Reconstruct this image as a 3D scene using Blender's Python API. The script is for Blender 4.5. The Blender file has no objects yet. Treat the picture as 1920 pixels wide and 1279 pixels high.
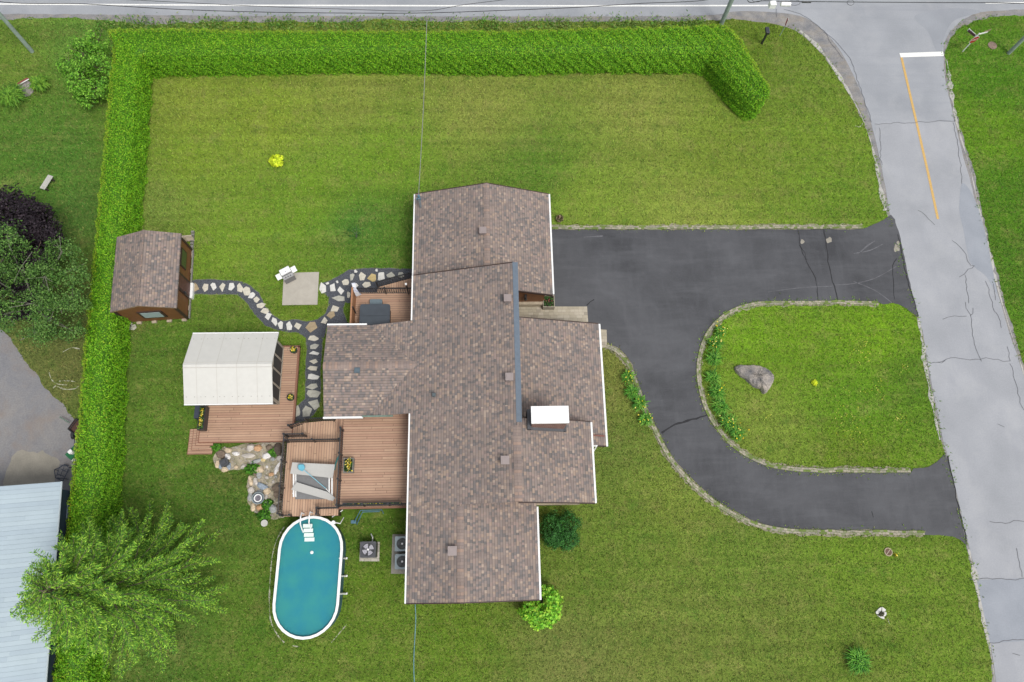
import bpy, math, random
import numpy as np
from mathutils import Vector, Matrix
random.seed(7); RNG = np.random.default_rng(11)
sc = bpy.context.scene
# ---------------------------------------------------------------- camera
F, CX, CY, H = 1330., 960., 639.5, 42.
def nrm(a):
    l = math.sqrt(sum(x*x for x in a)); return tuple(x/l for x in a)
def dot(a, b): return sum(x*y for x, y in zip(a, b))
def crs(a, b): return (a[1]*b[2]-a[2]*b[1], a[2]*b[0]-a[0]*b[2], a[0]*b[1]-a[1]*b[0])
DN = nrm((-55., 430., F))                       # down, in lens axes (right, down, forward)
_n = (-99., -4340., F); _k = dot(_n, DN)
NO = nrm(tuple(a-_k*b for a, b in zip(_n, DN)))   # north
EA = crs(DN, NO); UP = tuple(-x for x in DN)
camd = bpy.data.cameras.new('camera'); cam = bpy.data.objects.new('camera', camd)
sc.collection.objects.link(cam); sc.camera = cam
camd.sensor_width = 36.; camd.lens = F/1920*36.; camd.clip_end = 3000; camd.clip_start = .5
right = Vector((EA[0], NO[0], UP[0])); down = Vector((EA[1], NO[1], UP[1])); fwd = Vector((EA[2], NO[2], UP[2]))
M3 = Matrix((right, -down, -fwd)).transposed()
cam.matrix_world = Matrix.Translation((0, 0, H)) @ M3.to_4x4()
sc.render.resolution_x, sc.render.resolution_y = 1024, 682
# ---------------------------------------------------------------- light
SUN_EL, SUN_AZ = math.radians(62), math.radians(140)
w = bpy.data.worlds.new('World'); sc.world = w; w.use_nodes = True
nt = w.node_tree; bg = nt.nodes['Background']
sky = nt.nodes.new('ShaderNodeTexSky'); sky.sky_type = 'NISHITA'; sky.sun_disc = False
sky.sun_elevation = SUN_EL; sky.sun_rotation = SUN_AZ; sky.dust_density = 3.0; sky.ozone_density = .6
hs = nt.nodes.new('ShaderNodeHueSaturation'); hs.inputs['Saturation'].default_value = .32
nt.links.new(sky.outputs[0], hs.inputs['Color']); nt.links.new(hs.outputs[0], bg.inputs[0]); bg.inputs[1].default_value = .14
sd = bpy.data.lights.new('sun', 'SUN'); sd.energy = 1.45; sd.angle = math.radians(16); sd.color = (1, .97, .92)
so = bpy.data.objects.new('sun', sd); sc.collection.objects.link(so)
v = Vector((math.sin(SUN_AZ)*math.cos(SUN_EL), math.cos(SUN_AZ)*math.cos(SUN_EL), math.sin(SUN_EL)))
so.rotation_euler = v.to_track_quat('Z', 'Y').to_euler()
sc.view_settings.view_transform = 'Standard'; sc.view_settings.look = 'None'
sc.view_settings.exposure = 0.5; sc.view_settings.gamma = 1.0
EXPO = 1.7          # sunlit white of the photo over surface albedo, used to turn photo colours into albedos
# ---------------------------------------------------------------- helpers
def P(px, py, z=0.):
    r = (px-CX, py-CY, F); t = (z-H)/dot(r, UP)
    return (dot(r, EA)*t, dot(r, NO)*t, z)
def lin(c): c /= 255.; return c/12.92 if c <= .04045 else ((c+.055)/1.055)**2.4
def S(r, g, b, k=None):
    k = k or EXPO; return tuple(min(.85, lin(x)/k) for x in (r, g, b))
ORG = {}
class MB:
    def __init__(s): s.v = []; s.f = []; s.uv = []; s.sm = False
    def face(s, pts, uv=None):
        i = len(s.v); s.v += [tuple(p) for p in pts]; s.f.append(list(range(i, i+len(pts)))); s.uv.append(uv or [(p[0], p[1]) for p in pts]); return s
    def box(s, x0, x1, y0, y1, z0, z1, R=None, o=(0, 0, 0)):
        c = [(x0,y0,z0),(x1,y0,z0),(x1,y1,z0),(x0,y1,z0),(x0,y0,z1),(x1,y0,z1),(x1,y1,z1),(x0,y1,z1)]
        if R is not None: c = [tuple(R @ Vector(p) + Vector(o)) for p in c]
        for q in ((3,2,1,0),(4,5,6,7),(0,1,5,4),(1,2,6,5),(2,3,7,6),(3,0,4,7)): s.face([c[k] for k in q])
        return s
    def prism(s, poly, z0, z1):
        n = len(poly); a = sum(poly[i][0]*poly[(i+1)%n][1]-poly[(i+1)%n][0]*poly[i][1] for i in range(n))
        if a < 0: poly = poly[::-1]
        t = [(p[0], p[1], z1) for p in poly]; b = [(p[0], p[1], z0) for p in poly]
        s.face(t); s.face(b[::-1])
        for i in range(n):
            j = (i+1) % n; s.face([b[i], b[j], t[j], t[i]])
        return s
    def slab(s, top, th, uv=None):
        """thick roof slab: top polygon in 3D (counter-clockwise from above), thickness downward"""
        n = len(top); b = [(p[0], p[1], p[2]-th) for p in top]
        s.face(top, uv); s.face(b[::-1])
        for i in range(n):
            j = (i+1) % n; s.face([b[i], b[j], top[j], top[i]])
        return s
    def tube(s, pts, r, n=8, cap=True):
        rr = r if isinstance(r, (list, tuple)) else [r]*len(pts); rings = []
        for i, p in enumerate(pts):
            a = Vector(pts[max(0, i-1)]); b = Vector(pts[min(len(pts)-1, i+1)]); d = (b-a).normalized()
            h = Vector((0, 0, 1)) if abs(d.z) < .9 else Vector((1, 0, 0))
            u = d.cross(h).normalized(); w_ = d.cross(u)
            rings.append([tuple(Vector(p)+(u*math.cos(k*2*math.pi/n)+w_*math.sin(k*2*math.pi/n))*rr[i]) for k in range(n)])
        for i in range(len(rings)-1):
            for k in range(n):
                m = (k+1) % n; s.face([rings[i][k], rings[i][m], rings[i+1][m], rings[i+1][k]])
        if cap: s.face(rings[0][::-1]); s.face(rings[-1])
        return s
    def cyl(s, x, y, z0, z1, r, n=16, r2=None): return s.tube([(x, y, z0), (x, y, z1)], [r, r if r2 is None else r2], n)
    def ring(s, x, y, z0, z1, ro, ri, n=28):
        for k in range(n):
            a, b = k*2*math.pi/n, (k+1)*2*math.pi/n
            q = lambda r, t, z: (x+r*math.cos(t), y+r*math.sin(t), z)
            s.face([q(ri,a,z1), q(ro,a,z1), q(ro,b,z1), q(ri,b,z1)]); s.face([q(ro,a,z0), q(ro,b,z0), q(ro,b,z1), q(ro,a,z1)])
            s.face([q(ri,b,z0), q(ri,a,z0), q(ri,a,z1), q(ri,b,z1)])
        return s
def obj(name, mb, mt, parent=None, smooth=False):
    L = ORG.get(parent.name, Vector((0, 0, 0))) if parent else None
    if parent is None:                                   # origin at the middle of its base
        a = np.array(mb.v); L = Vector(((a[:,0].min()+a[:,0].max())/2, (a[:,1].min()+a[:,1].max())/2, a[:,2].min()))
    me = bpy.data.meshes.new(name); me.from_pydata([(p[0]-L.x, p[1]-L.y, p[2]-L.z) for p in mb.v], [], mb.f)
    ul = me.uv_layers.new(name='UVMap'); k = 0; buf = np.zeros(len(me.loops)*2, dtype=np.float32)
    flat = [c for u in mb.uv for q in u for c in q]; buf[:len(flat)] = flat; ul.data.foreach_set('uv', buf)
    if smooth: me.polygons.foreach_set('use_smooth', [True]*len(me.polygons))
    me.materials.append(mt); me.update()
    o = bpy.data.objects.new(name, me); sc.collection.objects.link(o)
    if parent: o.parent = parent
    else: o.location = L
    ORG[o.name] = Vector(L); return o
def weld(o, bevel=0):
    import bmesh
    bm = bmesh.new(); bm.from_mesh(o.data); bmesh.ops.remove_doubles(bm, verts=bm.verts, dist=1e-4); bm.to_mesh(o.data); bm.free()
    if bevel:
        m = o.modifiers.new('bevel', 'BEVEL'); m.width = bevel; m.segments = 2; m.limit_method = 'ANGLE'
    return o
def tag(o, label=None, cat=None, group=None, kind=None):
    for k, v_ in (('label', label), ('category', cat), ('group', group), ('kind', kind)):
        if v_: o[k] = v_
    return o
def thing(name, label, cat, loc, group=None):
    o = bpy.data.objects.new(name, None); sc.collection.objects.link(o); o.location = loc; o.empty_display_size = .2
    ORG[o.name] = Vector(loc); return tag(o, label, cat, group)
def copy_tree(o, parent=None):
    c = o.copy(); sc.collection.objects.link(c); c.parent = parent
    for ch in list(o.children): copy_tree(ch, c)
    return c
# ---- materials
def mat(name, col, rough=.7, var=.12, sc_=6., fine=0., col2=None, bump=0., metal=0., spec=None, big=False):
    m = bpy.data.materials.new(name); m.use_nodes = True; t = m.node_tree; N = t.nodes; Lk = t.links
    b = N['Principled BSDF']; b.inputs['Roughness'].default_value = rough; b.inputs['Metallic'].default_value = metal
    if spec is not None: b.inputs['Specular IOR Level'].default_value = spec
    tc = N.new('ShaderNodeTexCoord'); nz = N.new('ShaderNodeTexNoise'); nz.inputs['Scale'].default_value = sc_; nz.inputs['Detail'].default_value = 12 if big else 6
    if big: nz.inputs['Roughness'].default_value = .78; nz.inputs['Distortion'].default_value = .6
    Lk.new(tc.outputs['Object'], nz.inputs['Vector'])
    r = N.new('ShaderNodeMapRange'); r.inputs[1].default_value = .3; r.inputs[2].default_value = .7
    Lk.new(nz.outputs[0], r.inputs[0])
    mx = N.new('ShaderNodeMix'); mx.data_type = 'RGBA'; c = Vector(col)
    mx.inputs[6].default_value = (*(c*(1-var)), 1); mx.inputs[7].default_value = (*(Vector(col2) if col2 else c*(1+var)), 1)
    Lk.new(r.outputs[0], mx.inputs[0]); out = mx.outputs[2]
    if fine:
        n2 = N.new('ShaderNodeTexNoise'); n2.inputs['Scale'].default_value = 11.; n2.inputs['Detail'].default_value = 6; n2.inputs['Roughness'].default_value = .85; Lk.new(tc.outputs['Object'], n2.inputs['Vector'])
        r2 = N.new('ShaderNodeMapRange'); r2.inputs[1].default_value = .32; r2.inputs[2].default_value = .68; r2.inputs[3].default_value = 1-fine; r2.inputs[4].default_value = 1+fine
        Lk.new(n2.outputs[0], r2.inputs[0]); vm = N.new('ShaderNodeVectorMath'); vm.operation = 'SCALE'
        Lk.new(out, vm.inputs[0]); Lk.new(r2.outputs[0], vm.inputs['Scale']); out = vm.outputs[0]
        if bump:
            bp = N.new('ShaderNodeBump'); bp.inputs['Strength'].default_value = bump; bp.inputs['Distance'].default_value = .02
            Lk.new(n2.outputs[0], bp.inputs['Height']); Lk.new(bp.outputs[0], b.inputs['Normal'])
    Lk.new(out, b.inputs['Base Color']); m['out'] = 1
    return m
def leafmat(name, trans=.25):
    m = bpy.data.materials.new(name); m.use_nodes = True; t = m.node_tree; N = t.nodes; Lk = t.links
    b = N['Principled BSDF']; b.inputs['Roughness'].default_value = .6; b.inputs['Specular IOR Level'].default_value = .25
    a = N.new('ShaderNodeAttribute'); a.attribute_name = 'col'; Lk.new(a.outputs['Color'], b.inputs['Base Color'])
    tr = N.new('ShaderNodeBsdfTranslucent'); Lk.new(a.outputs['Color'], tr.inputs[0])
    ms = N.new('ShaderNodeMixShader'); ms.inputs[0].default_value = trans
    Lk.new(b.outputs[0], ms.inputs[1]); Lk.new(tr.outputs[0], ms.inputs[2]); Lk.new(ms.outputs[0], N['Material Output'].inputs[0])
    return m
LEAF = leafmat('leaves')
def uvpattern(name, kind, cols, pu, pv, gap=.1, rough=.8, dark=.45, gapcol=None, bigvar=.12, jit=.0):
    """cells of size pu x pv in metres along the face UV; kind 'brick' offsets rows at random, 'board' has no ends"""
    m = bpy.data.materials.new(name); m.use_nodes = True; t = m.node_tree; N = t.nodes; Lk = t.links
    b = N['Principled BSDF']; b.inputs['Roughness'].default_value = rough
    def mth(op, a, c=None):
        n = N.new('ShaderNodeMath'); n.operation = op
        for i, x in enumerate((a, c)):
            if x is None: continue
            if isinstance(x, (int, float)): n.inputs[i].default_value = x
            else: Lk.new(x, n.inputs[i])
        return n.outputs[0]
    uv = N.new('ShaderNodeUVMap'); sp = N.new('ShaderNodeSeparateXYZ'); Lk.new(uv.outputs[0], sp.inputs[0])
    vv = mth('DIVIDE', sp.outputs[1], pv); row = mth('FLOOR', vv)
    w1 = N.new('ShaderNodeTexWhiteNoise'); w1.noise_dimensions = '1D'; Lk.new(row, w1.inputs['W'])
    if kind == 'board': u2 = mth('ADD', mth('DIVIDE', sp.outputs[0], 3.6), w1.outputs[0])
    elif kind == 'brick':
        w3 = N.new('ShaderNodeTexWhiteNoise'); w3.noise_dimensions = '1D'; Lk.new(mth('ADD', row, 37.3), w3.inputs['W'])
        u2 = mth('ADD', mth('MULTIPLY', mth('DIVIDE', sp.outputs[0], pu), mth('ADD', mth('MULTIPLY', w3.outputs[0], .55), .7)), mth('MULTIPLY', w1.outputs[0], 9.))
    else: u2 = mth('ADD', mth('DIVIDE', sp.outputs[0], pu), mth('MULTIPLY', row, .5))
    col = mth('FLOOR', u2)
    cb = N.new('ShaderNodeCombineXYZ'); Lk.new(col, cb.inputs[0]); Lk.new(row, cb.inputs[1])
    w2 = N.new('ShaderNodeTexWhiteNoise'); w2.noise_dimensions = '2D'; Lk.new(cb.outputs[0], w2.inputs['Vector'])
    rp = N.new('ShaderNodeValToRGB'); rp.color_ramp.interpolation = 'CONSTANT'; el = rp.color_ramp.elements
    tot = sum(c[1] for c in cols); pos = 0
    for i, (c, wt) in enumerate(cols):
        e = el[i] if i < 2 else el.new(pos)
        e.position = pos; e.color = (*c, 1); pos += wt/tot
    Lk.new(w2.outputs['Value'], rp.inputs[0])
    fv = mth('FRACT', vv); g = mth('LESS_THAN', fv, gap)
    if kind == 'half' or pu > .25: g = mth('MAXIMUM', g, mth('LESS_THAN', mth('FRACT', u2), gap*pv/pu))
    mx = N.new('ShaderNodeMix'); mx.data_type = 'RGBA'; Lk.new(g, mx.inputs[0]); Lk.new(rp.outputs[0], mx.inputs[6])
    if gapcol: mx.inputs[7].default_value = (*gapcol, 1)
    else:
        vm = N.new('ShaderNodeVectorMath'); vm.operation = 'SCALE'; vm.inputs['Scale'].default_value = dark
        Lk.new(rp.outputs[0], vm.inputs[0]); Lk.new(vm.outputs[0], mx.inputs[7])
    tc = N.new('ShaderNodeTexCoord'); nz = N.new('ShaderNodeTexNoise'); nz.inputs['Scale'].default_value = .8; nz.inputs['Detail'].default_value = 8; nz.inputs['Roughness'].default_value = .7
    Lk.new(tc.outputs['Object'], nz.inputs['Vector'])
    r = N.new('ShaderNodeMapRange'); r.inputs[1].default_value = .3; r.inputs[2].default_value = .7; r.inputs[3].default_value = 1-bigvar; r.inputs[4].default_value = 1+bigvar
    Lk.new(nz.outputs[0], r.inputs[0]); v2 = N.new('ShaderNodeVectorMath'); v2.operation = 'SCALE'
    Lk.new(mx.outputs[2], v2.inputs[0]); Lk.new(r.outputs[0], v2.inputs['Scale']); Lk.new(v2.outputs[0], b.inputs['Base Color'])
    bp = N.new('ShaderNodeBump'); bp.inputs['Strength'].default_value = .5; bp.inputs['Distance'].default_value = .012; bp.invert = True
    Lk.new(g, bp.inputs['Height']); Lk.new(bp.outputs[0], b.inputs['Normal'])
    return m
def attrmesh(name, V, Fc, C, mt, parent=None, loc=None, smooth=False):
    """numpy mesh: V (n,3), Fc (m,k) constant k, C (n,3) colours"""
    L = ORG[parent.name] if parent else Vector(loc or (0, 0, 0))
    V = np.asarray(V, dtype=np.float32) - np.array(L, dtype=np.float32)
    me = bpy.data.meshes.new(name); k = Fc.shape[1]; m = len(Fc)
    me.vertices.add(len(V)); me.vertices.foreach_set('co', V.ravel())
    me.loops.add(m*k); me.loops.foreach_set('vertex_index', Fc.astype(np.int32).ravel())
    me.polygons.add(m); me.polygons.foreach_set('loop_start', np.arange(0, m*k, k, dtype=np.int32))
    me.update(calc_edges=True)
    ca = me.color_attributes.new('col', 'FLOAT_COLOR', 'POINT')
    ca.data.foreach_set('color', np.hstack([C, np.ones((len(C), 1))]).astype(np.float32).ravel())
    if smooth: me.polygons.foreach_set('use_smooth', np.ones(m, dtype=bool))
    me.materials.append(mt); o = bpy.data.objects.new(name, me); sc.collection.objects.link(o)
    if parent: o.parent = parent
    else: o.location = L
    ORG[o.name] = Vector(L); return o
def unit(a): return a/np.maximum(1e-9, np.linalg.norm(a, axis=1, keepdims=True))
def leaves(name, Cn, Nr, size, cols, parent=None, loc=None, asp=.55, tilt=.6, vals=(.6, 1.35), mt=None, axis=None):
    """diamond leaves at centres Cn facing roughly Nr"""
    n = len(Cn); Nr = unit(Nr + RNG.normal(0, tilt, (n, 3)))
    a = RNG.normal(0, 1, (n, 3)) if axis is None else axis + RNG.normal(0, .25, (n, 3))
    u = unit(a - Nr*np.sum(a*Nr, axis=1, keepdims=True)); v_ = np.cross(Nr, u)
    s = (size*RNG.uniform(.6, 1.3, (n, 1)))
    V = np.stack([Cn-u*s, Cn+v_*s*asp-u*s*.1, Cn+u*s, Cn-v_*s*asp-u*s*.1], axis=1).reshape(-1, 3)
    cols = np.array(cols); w_ = RNG.random((n, 1)); i0 = RNG.integers(0, len(cols), n); i1 = RNG.integers(0, len(cols), n)
    C = (cols[i0]*w_ + cols[i1]*(1-w_))*RNG.uniform(vals[0], vals[1], (n, 1)); C = np.clip(np.repeat(C, 4, axis=0), 0, .9)
    return attrmesh(name, V, np.arange(n*4).reshape(-1, 4), C, mt or LEAF, parent, loc)
def blobpoints(blobs, n):
    """points in the outer half of ellipsoids; blobs: (x,y,z,rx,ry,rz)"""
    B = np.array(blobs, dtype=float); wt = B[:,3]*B[:,4]+B[:,3]*B[:,5]; idx = RNG.choice(len(B), n, p=wt/wt.sum())
    d = unit(RNG.normal(0, 1, (n, 3))); r = RNG.uniform(.55, 1.05, (n, 1))**.7
    bump = 1+.22*np.sin(d[:, :1]*5+idx[:, None])*np.cos(d[:, 1:2]*6+idx[:, None]*2)+.1*np.sin(d[:, 2:]*9)
    return B[idx, :3] + d*B[idx, 3:]*r*bump, d
def crom(pts, closed=False, per=8):
    n = len(pts); out = []
    rg = range(n) if closed else range(n-1)
    for i in rg:
        p0 = pts[(i-1) % n] if closed else pts[max(0, i-1)]; p1 = pts[i]; p2 = pts[(i+1) % n]; p3 = pts[(i+2) % n] if closed else pts[min(n-1, i+2)]
        for k in range(per):
            t = k/per
            out.append(tuple(.5*((2*b)+(-a+c)*t+(2*a-5*b+4*c-d)*t*t+(-a+3*b-3*c+d)*t**3) for a, b, c, d in zip(p0, p1, p2, p3)))
    if not closed: out.append(tuple(pts[-1]))
    return out
def rough_line(pts, seg=.18, amp=.05, closed=True):
    out = []; n = len(pts); rg = n if closed else n-1; s = 0
    for i in range(rg):
        a, b = Vector(pts[i][:2]), Vector(pts[(i+1) % n][:2]); L = (b-a).length
        if L < 1e-6: continue
        k = max(1, int(L/seg)) if L < 60 else 1; nr = Vector((-(b-a).y, (b-a).x))/L
        for j in range(k):
            q = a+(b-a)*(j/k); d = amp*(math.sin(s*1.7)*.5+math.sin(s*4.1+1)*.3+random.uniform(-.8, .8)) if j or k > 1 else 0
            out.append((q.x+nr.x*d, q.y+nr.y*d)); s += L/k
    if not closed: out.append(tuple(pts[-1][:2]))
    return out
def poly_px(px, z=0., smooth=True, per=6, amp=0., seg=.18):
    q = [P(a, b, z)[:2] for a, b in px]
    if smooth: q = crom(q, True, per)
    return rough_line(q, seg, amp) if amp else q
def sheet(name, poly, z, mt, th=0., label=None, kind='structure'):
    m = MB()
    if th: m.prism(poly, z-th, z)
    else:
        n = len(poly); a = sum(poly[i][0]*poly[(i+1)%n][1]-poly[(i+1)%n][0]*poly[i][1] for i in range(n))
        m.face([(p[0], p[1], z) for p in (poly if a > 0 else poly[::-1])])
    o = obj(name, m, mt); tag(o, label, None, None, kind); return o
def ribbon(m, pts, wd, z, z0=None):
    """flat strip along pts; wd a number or list"""
    L = []; R_ = []
    for i, p in enumerate(pts):
        a = Vector(pts[max(0, i-1)][:2]); b = Vector(pts[min(len(pts)-1, i+1)][:2]); d = (b-a).normalized(); n = Vector((-d.y, d.x)); h = (wd[i] if isinstance(wd, list) else wd)/2
        L.append((p[0]+n.x*h, p[1]+n.y*h)); R_.append((p[0]-n.x*h, p[1]-n.y*h))
    s = 0
    for i in range(len(pts)-1):
        d = math.dist(pts[i][:2], pts[i+1][:2]); wv = math.dist(L[i], R_[i])
        m.face([(*R_[i], z), (*R_[i+1], z), (*L[i+1], z), (*L[i], z)], [(s, 0), (s+d, 0), (s+d, wv), (s, wv)])
        if z0 is not None:
            m.face([(*R_[i], z0), (*R_[i+1], z0), (*R_[i+1], z), (*R_[i], z)]); m.face([(*L[i+1], z0), (*L[i], z0), (*L[i], z), (*L[i+1], z)])
        s += d
    return m
def inpoly(X, Y, poly):
    ins = np.zeros(len(X), dtype=bool); n = len(poly); x, y = np.array([p[0] for p in poly]), np.array([p[1] for p in poly])
    box = (X > x.min()) & (X < x.max()) & (Y > y.min()) & (Y < y.max()); ix = np.where(box)[0]; Xb, Yb = X[ix], Y[ix]; r = np.zeros(len(ix), dtype=bool)
    for i in range(n):
        j = (i-1) % n
        if y[i] == y[j]: continue
        c = ((y[i] > Yb) != (y[j] > Yb)) & (Xb < (x[j]-x[i])*(Yb-y[i])/(y[j]-y[i])+x[i]); r ^= c
    ins[ix] = r; return ins
ORD = ['first','second','third','fourth','fifth','sixth','seventh','eighth','ninth','tenth','eleventh','twelfth','thirteenth','fourteenth','fifteenth','sixteenth','seventeenth','eighteenth','nineteenth','twentieth']
def ordw(n):
    if n <= 20: return ORD[n-1]
    T = {2: 'twent', 3: 'thirt', 4: 'fort', 5: 'fift', 6: 'sixt'}; a, b = divmod(n, 10)
    return T[a]+'ieth' if b == 0 else T[a]+'y-'+ORD[b-1]
# ---------------------------------------------------------------- materials
WHITE = mat('white_metal', (.72, .72, .70), .4, .03)
OFFW = mat('cream_panel', S(236, 234, 226), .6, .03, 3.)
BLACK = mat('black_aluminium', (.022, .023, .025), .4, .1)
DARKG = mat('dark_grey_plastic', (.05, .052, .058), .5, .15)
SLATE = mat('slate_flashing', S(118, 132, 146), .45, .08)
BROWN = mat('brown_siding', S(140, 92, 56), .6, .12, 3., fine=.15)
DBROWN = mat('dark_brown_trim', S(72, 52, 44), .6, .12)
CREAM = mat('cream_masonry', S(205, 190, 165), .85, .15, 4., fine=.2)
STONEG = mat('grey_stone', S(150, 148, 140), .9, .25, 5., fine=.25, bump=.4)
GLASS = mat('window_glass', (.02, .03, .035), .08, .1)
PALEG = mat('pale_blind_glass', S(190, 208, 212), .25, .05)
BRICK = uvpattern('chimney_brick', 'half', [(S(150, 105, 92), 3), (S(128, 88, 78), 2), (S(165, 125, 110), 1)], .2, .067, .14, gapcol=S(190, 175, 165))
BARK = mat('bark', (.10, .075, .055), .9, .3, 8., fine=.3)
PBARK = mat('pale_bark', (.17, .165, .13), .9, .3, 8., fine=.3)
CONC = mat('concrete', S(205, 198, 184), .85, .07, 2., fine=.08)
CONC2 = mat('weathered_concrete', S(172, 166, 152), .9, .14, 1.2, fine=.14)
TEAL = mat('teal_plastic', S(70, 160, 155), .5, .1)
BLUEM = mat('blue_grey_metal', S(95, 140, 160), .45, .1)
GALV = mat('grey_green_pole', S(128, 150, 135), .8, .2, 3., fine=.2)
RED = mat('sign_red', S(190, 40, 40), .45, .08)
DECKC = [(S(212, 172, 143), 3), (S(207, 167, 138), 3), (S(217, 178, 148), 2), (S(204, 162, 135), 2)]
DECK = uvpattern('composite_boards', 'board', DECKC, 3.6, .145, .20, .65, dark=.53, bigvar=.10)
DECK2 = uvpattern('deck_boards_tan', 'board', [(S(222, 182, 150), 3), (S(216, 175, 144), 3), (S(228, 188, 156), 2)], 3.6, .145, .20, .65, dark=.48, bigvar=.08)
SH = [(S(160, 145, 137), 4), (S(151, 136, 129), 4), (S(138, 130, 127), 3), (S(166, 149, 138), 3), (S(182, 160, 143), 2), (S(128, 122, 119), 1.5), (S(194, 174, 158), .6), (S(172, 151, 142), 1.5)]
ROOF = uvpattern('asphalt_shingles', 'brick', SH, .135, .15, .2, .92, dark=.62, bigvar=.07)
RIDGE = uvpattern('ridge_shingles', 'brick', [(S(166, 148, 138), 3), (S(156, 140, 133), 2), (S(180, 154, 138), 1)], .5, .16, .1, .92, dark=.7)
PAVER = uvpattern('concrete_pavers', 'brick', [(S(206, 195, 172), 3), (S(196, 186, 164), 2), (S(214, 203, 182), 2), (S(184, 174, 156), 1)], .32, .2, .07, .9, dark=.65)
KERBM = uvpattern('kerb_blocks', 'half', [(S(188, 180, 160), 3), (S(170, 166, 148), 2), (S(152, 158, 120), 2), (S(124, 146, 70), 2)], .22, .13, .12, .95, gapcol=S(120, 125, 85), bigvar=.25)
# ---------------------------------------------------------------- lawn colours sampled over the plot
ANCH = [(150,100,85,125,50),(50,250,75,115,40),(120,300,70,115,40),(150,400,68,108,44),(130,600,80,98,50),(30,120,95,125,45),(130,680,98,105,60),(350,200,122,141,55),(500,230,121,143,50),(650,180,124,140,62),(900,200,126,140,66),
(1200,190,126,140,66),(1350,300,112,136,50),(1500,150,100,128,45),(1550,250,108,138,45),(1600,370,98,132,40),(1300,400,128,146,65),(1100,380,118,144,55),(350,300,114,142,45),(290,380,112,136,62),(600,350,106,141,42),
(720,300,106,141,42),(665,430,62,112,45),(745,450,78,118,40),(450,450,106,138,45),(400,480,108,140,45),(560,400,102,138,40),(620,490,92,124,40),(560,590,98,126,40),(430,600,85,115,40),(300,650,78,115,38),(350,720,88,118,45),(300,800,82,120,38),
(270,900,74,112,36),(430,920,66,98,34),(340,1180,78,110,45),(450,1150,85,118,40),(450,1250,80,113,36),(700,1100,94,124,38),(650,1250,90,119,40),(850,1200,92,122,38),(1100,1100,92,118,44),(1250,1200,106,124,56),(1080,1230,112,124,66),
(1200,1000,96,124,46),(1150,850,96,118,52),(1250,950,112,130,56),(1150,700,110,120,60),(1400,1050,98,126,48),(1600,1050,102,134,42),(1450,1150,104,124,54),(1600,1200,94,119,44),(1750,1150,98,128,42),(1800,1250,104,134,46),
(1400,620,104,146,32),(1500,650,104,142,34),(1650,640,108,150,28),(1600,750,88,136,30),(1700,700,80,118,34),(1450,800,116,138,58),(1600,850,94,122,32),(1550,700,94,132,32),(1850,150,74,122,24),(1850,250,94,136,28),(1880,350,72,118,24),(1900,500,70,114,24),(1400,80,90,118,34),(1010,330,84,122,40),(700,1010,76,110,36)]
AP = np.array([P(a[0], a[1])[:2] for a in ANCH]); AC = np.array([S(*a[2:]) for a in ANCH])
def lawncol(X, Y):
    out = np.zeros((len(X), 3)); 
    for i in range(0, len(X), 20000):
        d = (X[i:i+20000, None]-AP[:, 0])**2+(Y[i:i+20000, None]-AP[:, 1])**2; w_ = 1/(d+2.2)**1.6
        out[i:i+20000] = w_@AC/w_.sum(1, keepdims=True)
    return np.clip(out*np.array([1.70, 1.62, 1.45]), 0, .8)
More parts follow.
